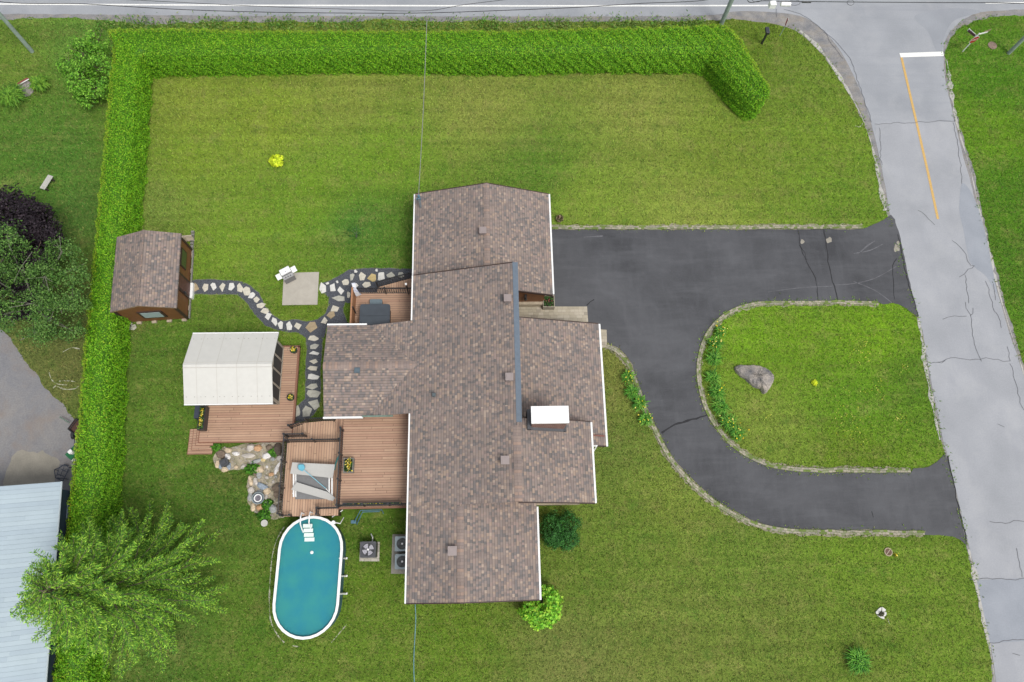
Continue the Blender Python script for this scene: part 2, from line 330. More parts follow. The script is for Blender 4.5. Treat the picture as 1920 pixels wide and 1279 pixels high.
def grassmat():
    m = bpy.data.materials.new('lawn_grass'); m.use_nodes = True; t = m.node_tree; N = t.nodes; Lk = t.links
    b = N['Principled BSDF']; b.inputs['Roughness'].default_value = .9; b.inputs['Specular IOR Level'].default_value = .15
    a = N.new('ShaderNodeAttribute'); a.attribute_name = 'col'; tc = N.new('ShaderNodeTexCoord')
    cur = a.outputs['Color']
    mp = N.new('ShaderNodeMapping'); mp.inputs['Scale'].default_value = (.25, 1, 1); Lk.new(tc.outputs['Object'], mp.inputs[0])
    def nz(s, det, vec=None, rough=.6):
        n = N.new('ShaderNodeTexNoise'); n.inputs['Scale'].default_value = s; n.inputs['Detail'].default_value = det; n.inputs['Roughness'].default_value = rough
        Lk.new(vec or tc.outputs['Object'], n.inputs['Vector']); return n.outputs[0]
    def rng(x, a0, a1, b0, b1):
        r = N.new('ShaderNodeMapRange'); r.inputs[1].default_value = a0; r.inputs[2].default_value = a1; r.inputs[3].default_value = b0; r.inputs[4].default_value = b1; Lk.new(x, r.inputs[0]); return r.outputs[0]
    def mixc(f, c1, c2col):
        x = N.new('ShaderNodeMix'); x.data_type = 'RGBA'; Lk.new(f, x.inputs[0]); Lk.new(c1, x.inputs[6]); x.inputs[7].default_value = (*c2col, 1); return x.outputs[2]
    def scale(c, f):
        v_ = N.new('ShaderNodeVectorMath'); v_.operation = 'SCALE'; Lk.new(c, v_.inputs[0]); Lk.new(f, v_.inputs['Scale']); return v_.outputs[0]
    cur = mixc(rng(nz(.7, 7, None, .7), .50, .72, 0, .55), cur, S(168, 160, 98))        # dry straw patches
    cur = mixc(rng(nz(.95, 6, None, .65), .53, .72, 0, .6), cur, S(72, 128, 38))         # lush patches
    cur = mixc(rng(nz(5, 7, None, .8), .5, .68, 0, .5), cur, S(172, 166, 92))
    cur = scale(cur, rng(nz(1.1, 3, mp.outputs[0]), .3, .7, .93, 1.07))
    mp2 = N.new('ShaderNodeMapping'); mp2.inputs['Scale'].default_value = (.045, 1.5, 1); Lk.new(tc.outputs['Object'], mp2.inputs[0])
    cur = scale(cur, rng(nz(1.0, 4, mp2.outputs[0]), .35, .65, .88, 1.12))      # mowing lanes
    cur = mixc(rng(nz(1.6, 8, mp2.outputs[0], .8), .54, .72, 0, .35), cur, S(176, 172, 104))
    cur = scale(cur, rng(nz(2.6, 6, None, .7), .25, .75, .78, 1.2))
    cur = scale(cur, rng(nz(9, 7, None, .85), .3, .7, .5, 1.5))
    Lk.new(cur, b.inputs['Base Color'])
    bp = N.new('ShaderNodeBump'); bp.inputs['Strength'].default_value = 1.; bp.inputs['Distance'].default_value = .07; Lk.new(nz(22, 4), bp.inputs['Height']); Lk.new(bp.outputs[0], b.inputs['Normal'])
    return m
GRASS = grassmat()
xs = np.concatenate([[-900, -300, -120, -70], np.arange(-48, 56, .5), [75, 120, 300, 900]]); ys = np.concatenate([[-900, -300, -90, -40], np.arange(-14, 60, .5), [80, 120, 300, 900]])
GX, GY = np.meshgrid(xs, ys); gx, gy = GX.ravel(), GY.ravel(); nx = len(xs); ii = np.arange(len(ys)-1)[:, None]*nx+np.arange(nx-1)[None, :]
fc = np.stack([ii, ii+1, ii+nx+1, ii+nx], -1).reshape(-1, 4)
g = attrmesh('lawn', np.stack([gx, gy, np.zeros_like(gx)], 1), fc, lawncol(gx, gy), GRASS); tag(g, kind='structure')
# ---------------------------------------------------------------- roads
def asphalt(name, c, c2, fine=.16, s=.5, streaks=None):
    return mat(name, c, .88, .1, s, fine=fine, col2=c2, bump=.15)
ROADM = asphalt('pale_asphalt', S(180, 183, 188), S(191, 193, 198), .10, .35)
ROADP = asphalt('patched_asphalt', S(170, 176, 185), S(178, 183, 191), .09, .6)
ROADH = asphalt('main_road_asphalt', S(174, 178, 184), S(187, 190, 195), .10, .3)
GRAV = asphalt('roadside_gravel', S(142, 143, 147), S(172, 168, 163), .35, 1.6)
DRIVE = mat('driveway_asphalt', S(66, 67, 71), .8, .1, .3, fine=.22, col2=S(76, 77, 81), bump=.25)
def streaks(m, specs):
    t = m.node_tree; N = t.nodes; Lk = t.links; b = N['Principled BSDF']; src = b.inputs['Base Color'].links[0].from_socket; tc = N.new('ShaderNodeTexCoord')
    for sx, sy, sc_, lo, hi, col, amt in specs:
        mp = N.new('ShaderNodeMapping'); mp.inputs['Scale'].default_value = (sx, sy, 1); Lk.new(tc.outputs['Object'], mp.inputs[0]); n = N.new('ShaderNodeTexNoise'); n.inputs['Scale'].default_value = sc_; n.inputs['Detail'].default_value = 9; n.inputs['Roughness'].default_value = .68; n.inputs['Distortion'].default_value = .3
        Lk.new(mp.outputs[0], n.inputs['Vector']); r_ = N.new('ShaderNodeMapRange'); r_.inputs[1].default_value = lo; r_.inputs[2].default_value = hi; r_.inputs[4].default_value = amt; Lk.new(n.outputs[0], r_.inputs[0])
        x = N.new('ShaderNodeMix'); x.data_type = 'RGBA'; Lk.new(r_.outputs[0], x.inputs[0]); Lk.new(src, x.inputs[6]); x.inputs[7].default_value = (*col, 1); src = x.outputs[2]
    Lk.new(src, b.inputs['Base Color']); return m
streaks(DRIVE, [(.25, 1.4, .9, .48, .72, S(124,126,130), .3), (1.6, .3, 1.4, .5, .75, S(112,114,118), .25), (1, 1, .16, .35, .7, S(118,119,123), .62), (1, 1, 3., .62, .76, S(136,138,142), .3)])
streaks(ROADM, [(.7, .12, 1.2, .5, .75, S(168,171,178), .5), (1, 1, .4, .5, .75, S(204,205,206), .5)])
streaks(ROADH, [(.06, .9, 1.5, .5, .75, S(158,162,170), .5), (1, 1, .35, .5, .75, S(200,201,203), .5)])
streaks(GRAV, [(.4, 1, 1.2, .5, .7, S(176,160,132), .5), (1, 1, 2.5, .58, .72, S(110,120,80), .45)])
YARD = mat('grey_yard_gravel', S(146, 148, 155), .9, .12, .5, fine=.25, col2=S(164, 160, 156), bump=.4, big=True)
streaks(YARD, [(1, 1, .6, .5, .7, S(158,136,116), .45), (1, 1, 1.5, .55, .75, S(110,114,124), .5)])
DIRT = mat('sandy_edge', S(168, 160, 138), .95, .2, 2.5, fine=.3)
def strip_px(name, px, wd, z, mt, amp=.0, smooth=True):
    q = [P(a, b)[:2] for a, b in px]; q = crom(q, False, 6) if smooth else q
    if amp: q = rough_line(q, .25, amp, False)
    o = obj(name, ribbon(MB(), q, wd, z), mt); tag(o, kind='structure'); return o
# shoulders (grass boundary), then paved surface
SHL = [(-700,44),(0,37),(50,33),(120,33),(200,38),(230,42),(300,46),(400,40),(450,42),(560,40),(640,43),(700,37),(760,38),(840,42),(900,38),(960,42),(1010,40),(1100,41),(1180,40),(1260,40),(1330,38),(1385,37),(1415,41),(1440,43),(1470,50),(1495,60),(1525,85),(1555,120),(1585,165),(1608,205),(1625,245),(1640,290),(1650,340),(1659,375),(1664,402),(1683,470),(1700,530),(1716,588),(1727,620),(1738,690),(1752,760),(1766,830),(1771,848),(1786,910),(1813,1022),(1825,1085),(1840,1150),(1853,1210),(1862,1279),(1885,1420)]
SHR = [(2230,1420),(2080,1050),(1990,830),(1921,690),(1900,620),(1880,550),(1860,480),(1842,400),(1828,330),(1820,300),(1806,260),(1795,220),(1783,180),(1775,130),(1771,100),(1776,82),(1786,66),(1803,50),(1830,38),(1870,31),(1920,28),(2600,30),(2600,-190),(-700,-190)]
shoulder = rough_line(crom([P(a, b)[:2] for a, b in SHL], False, 4), .22, .07, False) + rough_line([P(a, b)[:2] for a, b in SHR], .22, .07, False)
sheet('gravel_shoulder', shoulder, .004, GRAV)
MAIN = [(-700,24),(0,26),(480,30),(960,31),(1300,30),(1375,22),(1430,22),(1500,30),(1540,55),(1575,95),(1604,150),(1622,195),(1637,245),(1650,300),(1660,350),(1668,400),(1686,470),(1702,530),(1718,588),(1730,620),(1741,690),(1755,760),(1769,830),(1775,848),(1790,910),(1816,1022),(1832,1085),(1847,1150),(1858,1210),(1868,1279),(1892,1420),
        (2190,1420),(2050,1050),(1960,830),(1890,620),(1868,545),(1848,470),(1832,400),(1816,330),(1806,300),(1797,262),(1788,220),(1778,180),(1770,130),(1768,98),(1772,76),(1782,58),(1800,40),(1830,24),(1870,20),(1920,18),(2600,18),(2600,-170),(-700,-170)]
road = rough_line(crom([P(a, b)[:2] for a, b in MAIN[:31]], False, 4)+[P(a, b)[:2] for a, b in MAIN[31:]], .4, .03)
sheet('main_road', road, .008, ROADH)
STREET = [(1642,233),(1735,229),(1790,228),(1798,262),(1807,300),(1817,330),(1833,400),(1849,470),(1869,545),(1891,620),(1961,830),(2051,1050),(2191,1420),(1892,1420),(1868,1279),(1858,1210),(1847,1150),(1832,1085),(1816,1022),(1790,910),(1775,848),(1769,830),(1755,760),(1741,690),(1730,620),(1718,588),(1702,530),(1686,470),(1668,400),(1660,350),(1650,300),(1641,260)]
sheet('side_street', rough_line([P(a, b)[:2] for a, b in STREET], .4, .02), .012, ROADM)
sheet('asphalt_patch', poly_px([(1803,345),(1815,352),(1832,385),(1848,440),(1858,490),(1866,530),(1869,552),(1850,520),(1828,502),(1818,490),(1812,465),(1806,430),(1799,400),(1799,375)], smooth=True, per=4), .016, ROADP)
sheet('asphalt_patch', [P(a, b)[:2] for a, b in [(1831,1088),(1925,1084),(2100,1080),(2170,1190),(1920,1202),(1856,1206)]], .016, ROADP)
PALER = asphalt('turning_wear', S(170, 174, 181), S(176, 180, 186), .09, .5)
sheet('asphalt_patch', poly_px([(1715,30),(1740,60),(1755,95),(1765,98),(1770,70),(1790,38),(1840,22),(1780,16)], per=5), .012, PALER)
DUST = mat('pale_dust', S(204, 201, 194), .95, .12, 2., fine=.2)
for px in ([(1775,112),(1781,150),(1788,200),(1799,250),(1811,290),(1822,330),(1836,395),(1853,470),(1873,548),(1894,620),(1916,690),(1950,800)], [(1500,58),(1535,90),(1568,135),(1590,170),(1612,212),(1629,255),(1641,300),(1650,350),(1660,395)], [(1722,600),(1734,680),(1748,758),(1762,825)], [(1816,1030),(1829,1085),(1843,1150),(1856,1215),(1866,1285)]):
    q = rough_line(crom([P(a, b)[:2] for a, b in px], False, 5), .3, .12, False); o = obj('dusty_edge', ribbon(MB(), q, [random.uniform(.05, .42)*(.6+.5*math.sin(i*.21)) for i in range(len(q))], .0145), DUST); tag(o, kind='structure')
EDG = mat('pale_edging_strip', S(196, 196, 170), .9, .25, 6., fine=.3)
for px in ([(533,988),(520,1010),(511,1040),(507,1080),(505,1130),(508,1165),(520,1190),(533,1205)], [(549,1211),(562,1213)], [(621,1205),(634,1190),(650,1171)], [(100,728),(106,724),(121,730),(140,729),(147,724)], [(92,698),(97,712),(108,720),(125,722)], [(118,660),(135,652),(150,655)], [(110,715),(128,714),(142,716)], [(1604,236),(1612,238),(1618,231)], [(1668,1170),(1664,1160)]):
    q = rough_line(crom([P(a, b)[:2] for a, b in px], False, 5), .15, .04, False); o = obj('dry_grass_line', ribbon(MB(), q, [random.uniform(.01, .09) for _ in q], .007), EDG); tag(o, kind='structure')
# lane lines
PAINT = mat('road_paint', (.66, .66, .63), .7, .1, 9., fine=.2); YEL = mat('yellow_road_paint', S(232, 190, 112), .7, .12, 9., fine=.2)
for nm, px, wd in (('edge_line', [(-700,-2),(0,8),(480,10.5),(960,11.5),(1230,11.2),(1452,10.8)], .13), ('edge_line', [(1847,6),(2600,4)], .13)):
    strip_px('road_marking', px, wd, .020, PAINT, smooth=False)
strip_px('road_marking', [(-700,-80),(960,-64),(2600,-70)], .12, .020, YEL, smooth=False)
sheet('stop_line', [P(a, b)[:2] for a, b in [(1686,100),(1768,97),(1769.5,105.5),(1688.5,108)]], .020, PAINT)
strip_px('centre_line', [(1690,108),(1718,229),(1740,325),(1756,400),(1758.5,411)], [.13]*3+[.12]*10 if 0 else .17, .0202, YEL, smooth=False)
CRK = mat('tar_crack', S(118, 120, 125), .9, .3, 6.); CRKD = mat('dark_crack', S(48, 48, 51), .9, .2, 6.)
for px in ([(1785,451),(1798,463),(1810,477),(1814,490),(1820,498),(1827,499)],[(1827,499),(1815,505),(1808,514),(1798,520)],[(1809,516),(1811,530),(1812,550),(1816,569)],[(1810,567),(1811,578),(1819,590),(1821,600),(1822,620),(1828,645),(1834,665),(1840,678)],
           [(1824,578),(1824,588),(1819,592)],[(1767,599),(1777,595),(1790,594),(1812,593)],[(1744,682),(1758,680),(1768,676),(1783,672),(1800,671),(1818,675),(1838,674),(1848,671),(1862,674),(1880,678),(1894,677)],[(1758,679),(1765,681),(1772,676)],
           [(1894,677),(1892,662),(1888,650)],[(1894,682),(1899,705),(1907,730),(1914,755),(1924,775)],[(1870,795),(1883,801)],[(1848,527),(1855,550),(1861,575),(1870,590),(1875,602),(1877,615)],[(1861,532),(1866,563)],
           [(1855,978),(1868,980),(1885,983),(1900,976),(1920,978)],[(1905,1028),(1911,1055),(1916,1082)],[(1640,234),(1690,231),(1735,229),(1790,228)],[(1818,1087.5),(1920,1084)],[(1855,1206),(1925,1200)],[(1785,230),(1790,245),(1797,280),(1801,310),(1803,345)],
           [(1720,395),(1735,405),(1752,422)],[(1455,17),(1456,33)],[(1470,18),(1500,26),(1530,45),(1555,68),(1580,92),(1598,115),(1606,150),(1618,178),(1627,205),(1634,230)],[(1545,60),(1560,85),(1580,110)],[(1648,240),(1650,280),(1654,310)],[(1898,1225),(1912,1229)]):
    strip_px('road_crack', px, .032, .024, CRK, amp=.07, smooth=False)
# ---------------------------------------------------------------- driveway
OUT_T = [(1000,430),(1035,431),(1200,431),(1400,431),(1600,430),(1619,429),(1640,421),(1657,412),(1670,403),(1678,412),(1686,440),(1697,490),(1708,540),(1722,596)]
ISL = [(1710,588),(1698,578),(1685,571),(1672,568),(1655,571),(1646,567),(1600,566),(1520,566),(1440,566),(1413,568),(1385,575),(1358,588),(1336,606),(1320,630),(1309,660),(1305,692),(1308,725),(1316,757),(1328,785),(1343,808),(1363,831),(1388,851),(1418,867),(1450,878),(1490,883),(1540,886),(1640,886),(1708,886),(1712,879),(1740,876),(1757,866),(1769,853),(1772,849)]
LOW = [(1783,890),(1795,945),(1806,992),(1813,1024),(1800,1012),(1785,1006),(1760,1004),(1733,1003),(1732,995),(1660,994),(1560,993),(1490,992),(1455,988),(1425,981),(1398,970),(1368,954),(1338,934),(1308,909),(1285,886),(1265,862),(1248,835),(1233,805),(1219,777),(1206,742),(1194,710),(1185,684),(1173,665),(1158,652),(1139,644),(1100,640),(1000,600)]
dpoly = [P(a, b)[:2] for a, b in OUT_T+ISL+LOW]
sheet('driveway', rough_line(dpoly, .25, .03), .028, DRIVE)
KTOP = [(1034,427.5),(1200,427.5),(1400,427),(1618,426)]
KISL = [(1646,569),(1600,568),(1520,568),(1440,568.5),(1413,571),(1385,578),(1360,591),(1339,609),(1323,633),(1313,662),(1309,692),(1312,725),(1320,756),(1332,783),(1347,805),(1366,828),(1391,848),(1419,863),(1450,874),(1490,880),(1540,882),(1640,882.5),(1706,882.5)]
KLOW = [(1732,999),(1660,998.5),(1560,998),(1490,996),(1455,992),(1423,985),(1394,974),(1364,958),(1334,938),(1304,913),(1281,890),(1261,866),(1244,838),(1229,808),(1215,780),(1202,745),(1190,712),(1180,687),(1168,670),(1154,657),(1137,649)]
for nm, k in (('top', KTOP), ('isl', KISL), ('low', KLOW)):
    q = crom([P(a, b)[:2] for a, b in k], False, 5); q = rough_line(q, .25, .035, False)
    o = obj('kerb', ribbon(MB(), q, .25, .075, 0), KERBM); tag(o, kind='structure')
    wd = [random.uniform(.30, .62) for _ in q]
    o = obj('sandy_verge', ribbon(MB(), q, wd, .0055 if nm != 'isl' else .0065), DIRT); tag(o, kind='structure')
for px, wd in (([(1495,430),(1498,450),(1501,468),(1512,490),(1520,505),(1528,522),(1531,540),(1533,562)],.07),([(1544,430),(1547,450),(1550,470),(1553,490),(1558,520),(1566,545),(1570,563)],.09),([(1498,460),(1508,475),(1512,488)],.05),([(1681,485),(1674,492),(1673,520),(1676,545),(1677,562)],.07),
               ([(1240,812),(1252,804),(1265,797),(1280,794),(1297,786),(1312,781),(1327,778)],.16),([(1100,573),(1107,566),(1114,562)],.1),([(1634,959),(1637,970)],.06),([(1683,440),(1690,475),(1700,520),(1712,565),(1722,594)],.09),([(1776,855),(1786,900),(1799,960),(1812,1020)],.09)):
    strip_px('driveway_crack', px, [wd*random.uniform(.4, .95) for _ in range(600)], .033, CRKD, amp=.05, smooth=False)
SCUFF = mat('pale_tyre_scuff', S(118, 118, 122), .9, .25, 3., fine=.3)
for px, wd in (([(1612,474),(1625,462),(1640,452)],.12),([(1600,476),(1630,470),(1655,458)],.08),([(1560,535),(1600,532),(1640,522),(1680,500)],.06),([(1600,528),(1640,545),(1672,568)],.07),([(1095,445),(1130,443)],.1),([(1440,548),(1500,540),(1560,537)],.05)):
    strip_px('tyre_scuff', px, [wd*random.uniform(.3, 1) for _ in range(200)], .0305, SCUFF, amp=.06)
for (x, y, r) in ((1554,451,7),(1681,465,8),(1504,454,5),(1684,455,5)):
    sheet('driveway_patch', poly_px([(x+r*math.cos(a)*random.uniform(.5,1), y+r*math.sin(a)*random.uniform(.5,1.2)) for a in [k*.7 for k in range(9)]]), .0315, CONC2)
# ---------------------------------------------------------------- neighbour's yard
YP = [(-300,560),(0,612),(12,625),(25,645),(40,668),(58,690),(75,708),(82,728),(98,745),(118,757),(134,778),(146,795),(150,1000),(-300,1000)]
ypoly = rough_line([P(a, b)[:2] for a, b in YP], .3, .08); sheet('gravel_yard', ypoly, .006, YARD)
CP = [(5,960),(8,905),(12,880),(22,857),(33,846),(42,843),(55,848),(70,850),(80,844),(90,853),(108,860),(113,866),(110,875),(103,902),(60,960)]
sheet('concrete_apron', poly_px(CP, smooth=False, amp=.05), .011, CONC2)
# ---------------------------------------------------------------- dark gravel path
PATHG = mat('dark_path_gravel', S(66, 70, 78), .9, .35, 20., fine=.6, col2=S(116, 120, 128), bump=.5)
PA = [(358,526),(400,525),(445,526),(470,536),(484,550),(497,574),(512,592),(532,602),(552,600),(575,604),(596,599),(609,588),(616,574),(617,560),(610,551),(600,546),(600,533),(620,527),(640,514),(655,506),(690,504),(730,504),(800,504),(800,560),(668,560),(657,568),(645,567),(642,585),(648,598),(653,606),(700,640),(640,640),(612,612),(604,640),(601,700),(600,750),(594,766),(588,778),(576,790),(540,790),(540,770),(556,766),(572,748),(573,700),(576,650),(574,634),(560,625),(520,619),(499,610),(480,592),(462,567),(445,552),(420,551),(358,551)]
papoly = rough_line([P(a, b)[:2] for a, b in PA], .2, .035); sheet('gravel_path', papoly, .006, PATHG)
GREYL = mat('path_edge_dust', S(128, 130, 118), .95, .2, 4., fine=.35)
o = obj('gravel_path_edge', ribbon(MB(), papoly+papoly[:1], [random.uniform(.02, .1) for _ in range(len(papoly)+1)], .0045), GREYL); tag(o, kind='structure')
STC = {'c': ('cream', mat('cream_flagstone', S(232, 225, 206), .85, .08, 5., fine=.12, bump=.3)), 'w': ('white', mat('white_flagstone', S(246, 244, 236), .85, .05, 5., fine=.1, bump=.3)), 't': ('tan', mat('tan_flagstone', S(188, 168, 134), .85, .12, 5., fine=.15, bump=.3)),
       'y': ('ochre', mat('ochre_flagstone', S(220, 196, 138), .85, .12, 5., fine=.15, bump=.3)), 'g': ('grey', mat('grey_flagstone', S(204, 202, 188), .85, .1, 5., fine=.15, bump=.3))}
def flag(px, py, w_, h_, c, label, z=.008, th=.035, grp='stepping stones set in the dark gravel path', cat='stepping stone', name='stepping_stone'):
    n = random.choice([4, 5, 5, 6]); a0 = random.uniform(0, 6.28)
    pts = [P(px+w_/2*1.08*math.cos(a0+k*6.283/n+random.uniform(-.42,.42))*random.uniform(.86,1.22), py+h_/2*1.08*math.sin(a0+k*6.283/n+random.uniform(-.42,.42))*random.uniform(.86,1.22))[:2] for k in range(n)]
    m = MB().prism(pts, z, z+th); o = obj(name, m, STC[c][1]); weld(o, .012); return tag(o, label, cat, grp)
PS1 = [(366,539,13,19,'t'),(385,539,12,14,'c'),(401,538,11,16,'w'),(417.5,538,11,16,'c'),(434,537,12,16,'w'),(450,540,11,17,'c'),(463,545,15,16,'c'),(474,554,14,13,'w'),(480,563,12,12,'c'),(489,573,17,10,'c'),(497,583,14,11,'c'),(503,594,14,14,'w'),(515,604,12,16,'w'),(527,610,10,16,'w'),(543,611,11,15,'w'),(559,611,12,13,'c'),(584,613,24,21,'t')]
PS2 = [(608,602,13,15,'c'),(620,591,16,13,'t'),(630,579,19,12,'c'),(635,561,21,12,'g'),(654,553,8,13,'c'),(640,545,12,16,'w'),(623,539,11,15,'w'),(606,541,13,20,'w'),(649,529,13,12,'c'),(667,536,9,9,'w'),(660,520,11,14,'g'),(679,519,13,15,'c'),(687,535,15,12,'c'),(697,520,15,14,'y'),(716,518,13,15,'w'),(732,517,15,11,'g'),(752,516,13,11,'g'),(667,509,6,5,'w'),(706,507,5,5,'w'),(614,532,6,5,'w'),(632,529,6,5,'w')]
PS3 = [(588,635,19,11,'c'),(589,650,16,9,'g'),(589,663,18,8,'w'),(588,678,17,10,'c'),(586.5,691,20,9,'c'),(587,707,23,11,'w'),(587,724,22,11,'g'),(586,739,26,14,'g'),(588,759,23,17,'g'),(575,771,21,20,'g'),(557,772,13,22,'g')]
for L_, seg in ((PS1, 'from the shed door'), (PS2, 'from the path fork towards the hot tub deck'), (PS3, 'going down from the path fork towards the pool')):
    for i, s_ in enumerate(L_): flag(*s_, f'{STC[s_[4]][0]} stepping stone, {ordw(i+1)} {seg}')
for (x, y, w_, h_), lb in zip([(244,607,10,12),(249,614,13,10),(240,626,6,10)], ('upper grey paving slab at the shed corner beside the hedge', 'wide grey paving slab at the shed corner beside the hedge', 'small grey paving slab lowest by the shed corner and hedge')):
    flag(x, y, w_, h_, 'g', lb, grp='paving slabs by the shed corner', cat='paving slab', name='paving_slab')
# ---------------------------------------------------------------- small paved pads
def pad(name, px, z, th, mt, label): return sheet(name, [P(a, b, z)[:2] for a, b in px], z, mt, th, label)
pad('concrete_pad', [(532,512),(598,510),(595,571),(529,572)], .06, .06, CONC, None)
pad('concrete_slab', [(736,1002),(800,1002),(800,1076),(733,1076)], .06, .06, CONC2, None)
# ================================================================ house
house = thing('house', 'sprawling brown bungalow with shingled roofs of several levels in the middle of the lot', 'house', (0, 9, 0))
def gwall(poly, y0, y1, z0=0.):
    """walls under a gable: poly of (x,z) top profile, extruded along y"""
    m = MB(); n = len(poly); a = [(x, y0, z) for x, z in poly]; b = [(x, y1, z) for x, z in poly]
    m.face([(poly[0][0], y0, z0), (poly[-1][0], y0, z0)]+a[::-1]); m.face([(poly[-1][0], y1, z0), (poly[0][0], y1, z0)]+b)
    m.face([(poly[0][0], y1, z0), (poly[0][0], y0, z0), a[0], b[0]]); m.face([(poly[-1][0], y0, z0), (poly[-1][0], y1, z0), b[-1], a[-1]])
    return m
def slope(m, x0, z0, x1, z1, y0, y1, th=.16):
    """slab between x0,z0 (eave) and x1,z1 (ridge) spanning y0..y1; courses parallel to y"""
    L = math.hypot(x1-x0, z1-z0)
    if x1 > x0: top = [(x0,y0,z0),(x1,y0,z1),(x1,y1,z1),(x0,y1,z0)]; uv = [(y0,0),(y0,L),(y1,L),(y1,0)]
    else: top = [(x0,y1,z0),(x1,y1,z1),(x1,y0,z1),(x0,y0,z0)]; uv = [(y1,0),(y1,L),(y0,L),(y0,0)]
    return m.slab(top, th, uv)
def slopey(m, y0, z0, y1, z1, x0, x1, th=.16, x0b=None, x1b=None):
    L = math.hypot(y1-y0, z1-z0); a0, a1 = x0, x1; b0 = x0 if x0b is None else x0b; b1 = x1 if x1b is None else x1b
    pts = [(a0,y0,z0),(a1,y0,z0),(b1,y1,z1),(b0,y1,z1)]; uv = [(a0,0),(a1,0),(b1,L),(b0,L)]
    if y1 < y0: pts = pts[::-1]; uv = uv[::-1]
    return m.slab(pts, th, uv)
WX = -3.90; WS = .31
zw = lambda x: 3.45+WS*(x+4.0)
RX = 1.86; RZ = zw(RX)
# garage wing (north)
m = MB(); slope(m, -3.97, 2.72, .44, 4.03, 15.6, 22.3); slope(m, 4.33, 2.72, .44, 4.03, 15.56, 22.3); roofN = obj('roof', m, ROOF, house); roofN['label'] = 'low shingled roof of the garage wing'
# main west slope with the part carried down over the west wing
m = MB(); slope(m, WX, zw(WX), RX, RZ, 13.72, 16.5); slope(m, WX, zw(WX), RX, RZ, 3.28, 8.33); slope(m, -6.6, zw(-6.6), RX, RZ, 8.33, 13.72)
ESZ = RZ-.36*(5.98-RX)
slope(m, 5.98, ESZ, RX, RZ, 3.28, 7.62); roofM = obj('roof', m, ROOF, house); roofM['label'] = 'highest shingled roof over the middle of the house'
# west wing
m = MB(); slopey(m, 13.72, 2.75, 11.08, 3.56, -8.86, -5.0, .16, -8.80, -3.3); slopey(m, 8.33, 2.75, 11.08, 3.56, -8.76, -5.0, .16, -8.80, -3.3)
roofW = obj('roof', m, ROOF, house); roofW['label'] = 'shingled roof of the west wing with ridge running left to right'
# east extension under the clerestory
m = MB(); slope(m, 6.98, 2.6, 1.95, 3.92, 6.5, 13.72); roofE = obj('roof', m, ROOF, house); roofE['label'] = 'lower shingled roof of the front extension beside the driveway'
# south wing
SRX, SRZ = -1.12, zw(-1.12)-.004
m = MB(); slope(m, WX, zw(WX)-.004, SRX, SRZ, -1.5, 3.275); slope(m, 2.93, SRZ-.33*(2.93-SRX), SRX, SRZ, -1.5, 3.485); roofS = obj('roof', m, ROOF, house); roofS['label'] = 'shingled roof of the south wing'
# ridge caps
def ridge(par, a, b, wd=.34, drop=.05):
    m = MB(); d = (Vector(b)-Vector(a)); L = d.length; d.normalize(); n = Vector((-d.y, d.x, 0)).normalized()*wd/2
    for s_ in (1, -1):
        p = [Vector(a)+Vector((0,0,.022)), Vector(b)+Vector((0,0,.022)), Vector(b)+n*s_+Vector((0,0,.022-drop)), Vector(a)+n*s_+Vector((0,0,.022-drop))]
        uv = [(0,0),(0,L),(.3,L),(.3,0)]
        if s_ > 0: m.face(p, uv)
        else: m.face(p[::-1], uv[::-1])
    return obj('ridge_cap', m, RIDGE, par)
ridge(roofN, (.44,16.4,4.03), (.44,22.3,4.03)); ridge(roofW, (-8.8,11.08,3.56), (-3.6,11.08,3.56), .4); ridge(roofS, (SRX,-1.5,SRZ), (SRX,3.2,SRZ)); ridge(roofM, (RX,3.28,RZ), (RX,7.2,RZ), .4)
# clerestory with its slate-blue flashing
obj('clerestory_wall', MB().box(1.80, 2.02, 7.64, 16.42, 3.2, RZ-.2), DBROWN, house)
obj('roof_flashing', MB().box(1.84, 2.14, 7.38, 16.52, RZ-.16, RZ+.02), SLATE, house)
# gutters and rake trims
def gutter(x0, x1, y0, y1, z, nm='gutter', mt=WHITE):
    return obj(nm, MB().box(x0, x1, y0, y1, z-.14, z), mt, house)
gutter(-4.05, -3.972, 16.56, 22.3, 2.73); gutter(-3.982, -3.902, 13.74, 16.5, 3.48); gutter(-3.982, -3.902, -1.52, 8.30, 3.48)
gutter(4.332, 4.43, 15.6, 22.3, 2.73); gutter(6.982, 7.09, 6.46, 13.72, 2.61); gutter(5.982, 6.08, 3.26, 7.60, ESZ+.01); gutter(2.932, 3.03, -1.52, 3.20, SRZ-.33*(2.93-SRX)+.01)
obj('gutter', MB().box(-8.88, -6.6, 13.722, 13.82, 2.61, 2.76), WHITE, house); obj('gutter', MB().box(-8.80, -6.6, 8.23, 8.328, 2.61, 2.76), WHITE, house)
obj('gutter_end', MB().box(-6.6, -4.9, 8.24, 8.326, 2.9, 2.98), GALV, house)
def rake(x0, z0, x1, z1, y, nm='rake_trim', mt=DBROWN, t=.05):
    m = MB(); s_ = 1 if x1 > x0 else -1; xa, za, xb, zb = (x0, z0, x1, z1) if x1 > x0 else (x1, z1, x0, z0)
    pts = [(xa, za+.015), (xb, zb+.015), (xb, zb-.18), (xa, za-.18)]
    a = [(p[0], y-t/2, p[1]) for p in pts]; b = [(p[0], y+t/2, p[1]) for p in pts]
    m.face(a[::-1]); m.face(b); 
    for i in range(4): j = (i+1) % 4; m.face([a[i], a[j], b[j], b[i]])
    return obj(nm, m, mt, house)
rake(-3.97, 2.72, .44, 4.03, 22.33); rake(4.33, 2.72, .44, 4.03, 22.33); rake(4.33, 2.72, 2.1, 3.48, 15.53); rake(WX, zw(WX), RX, RZ, 16.53)
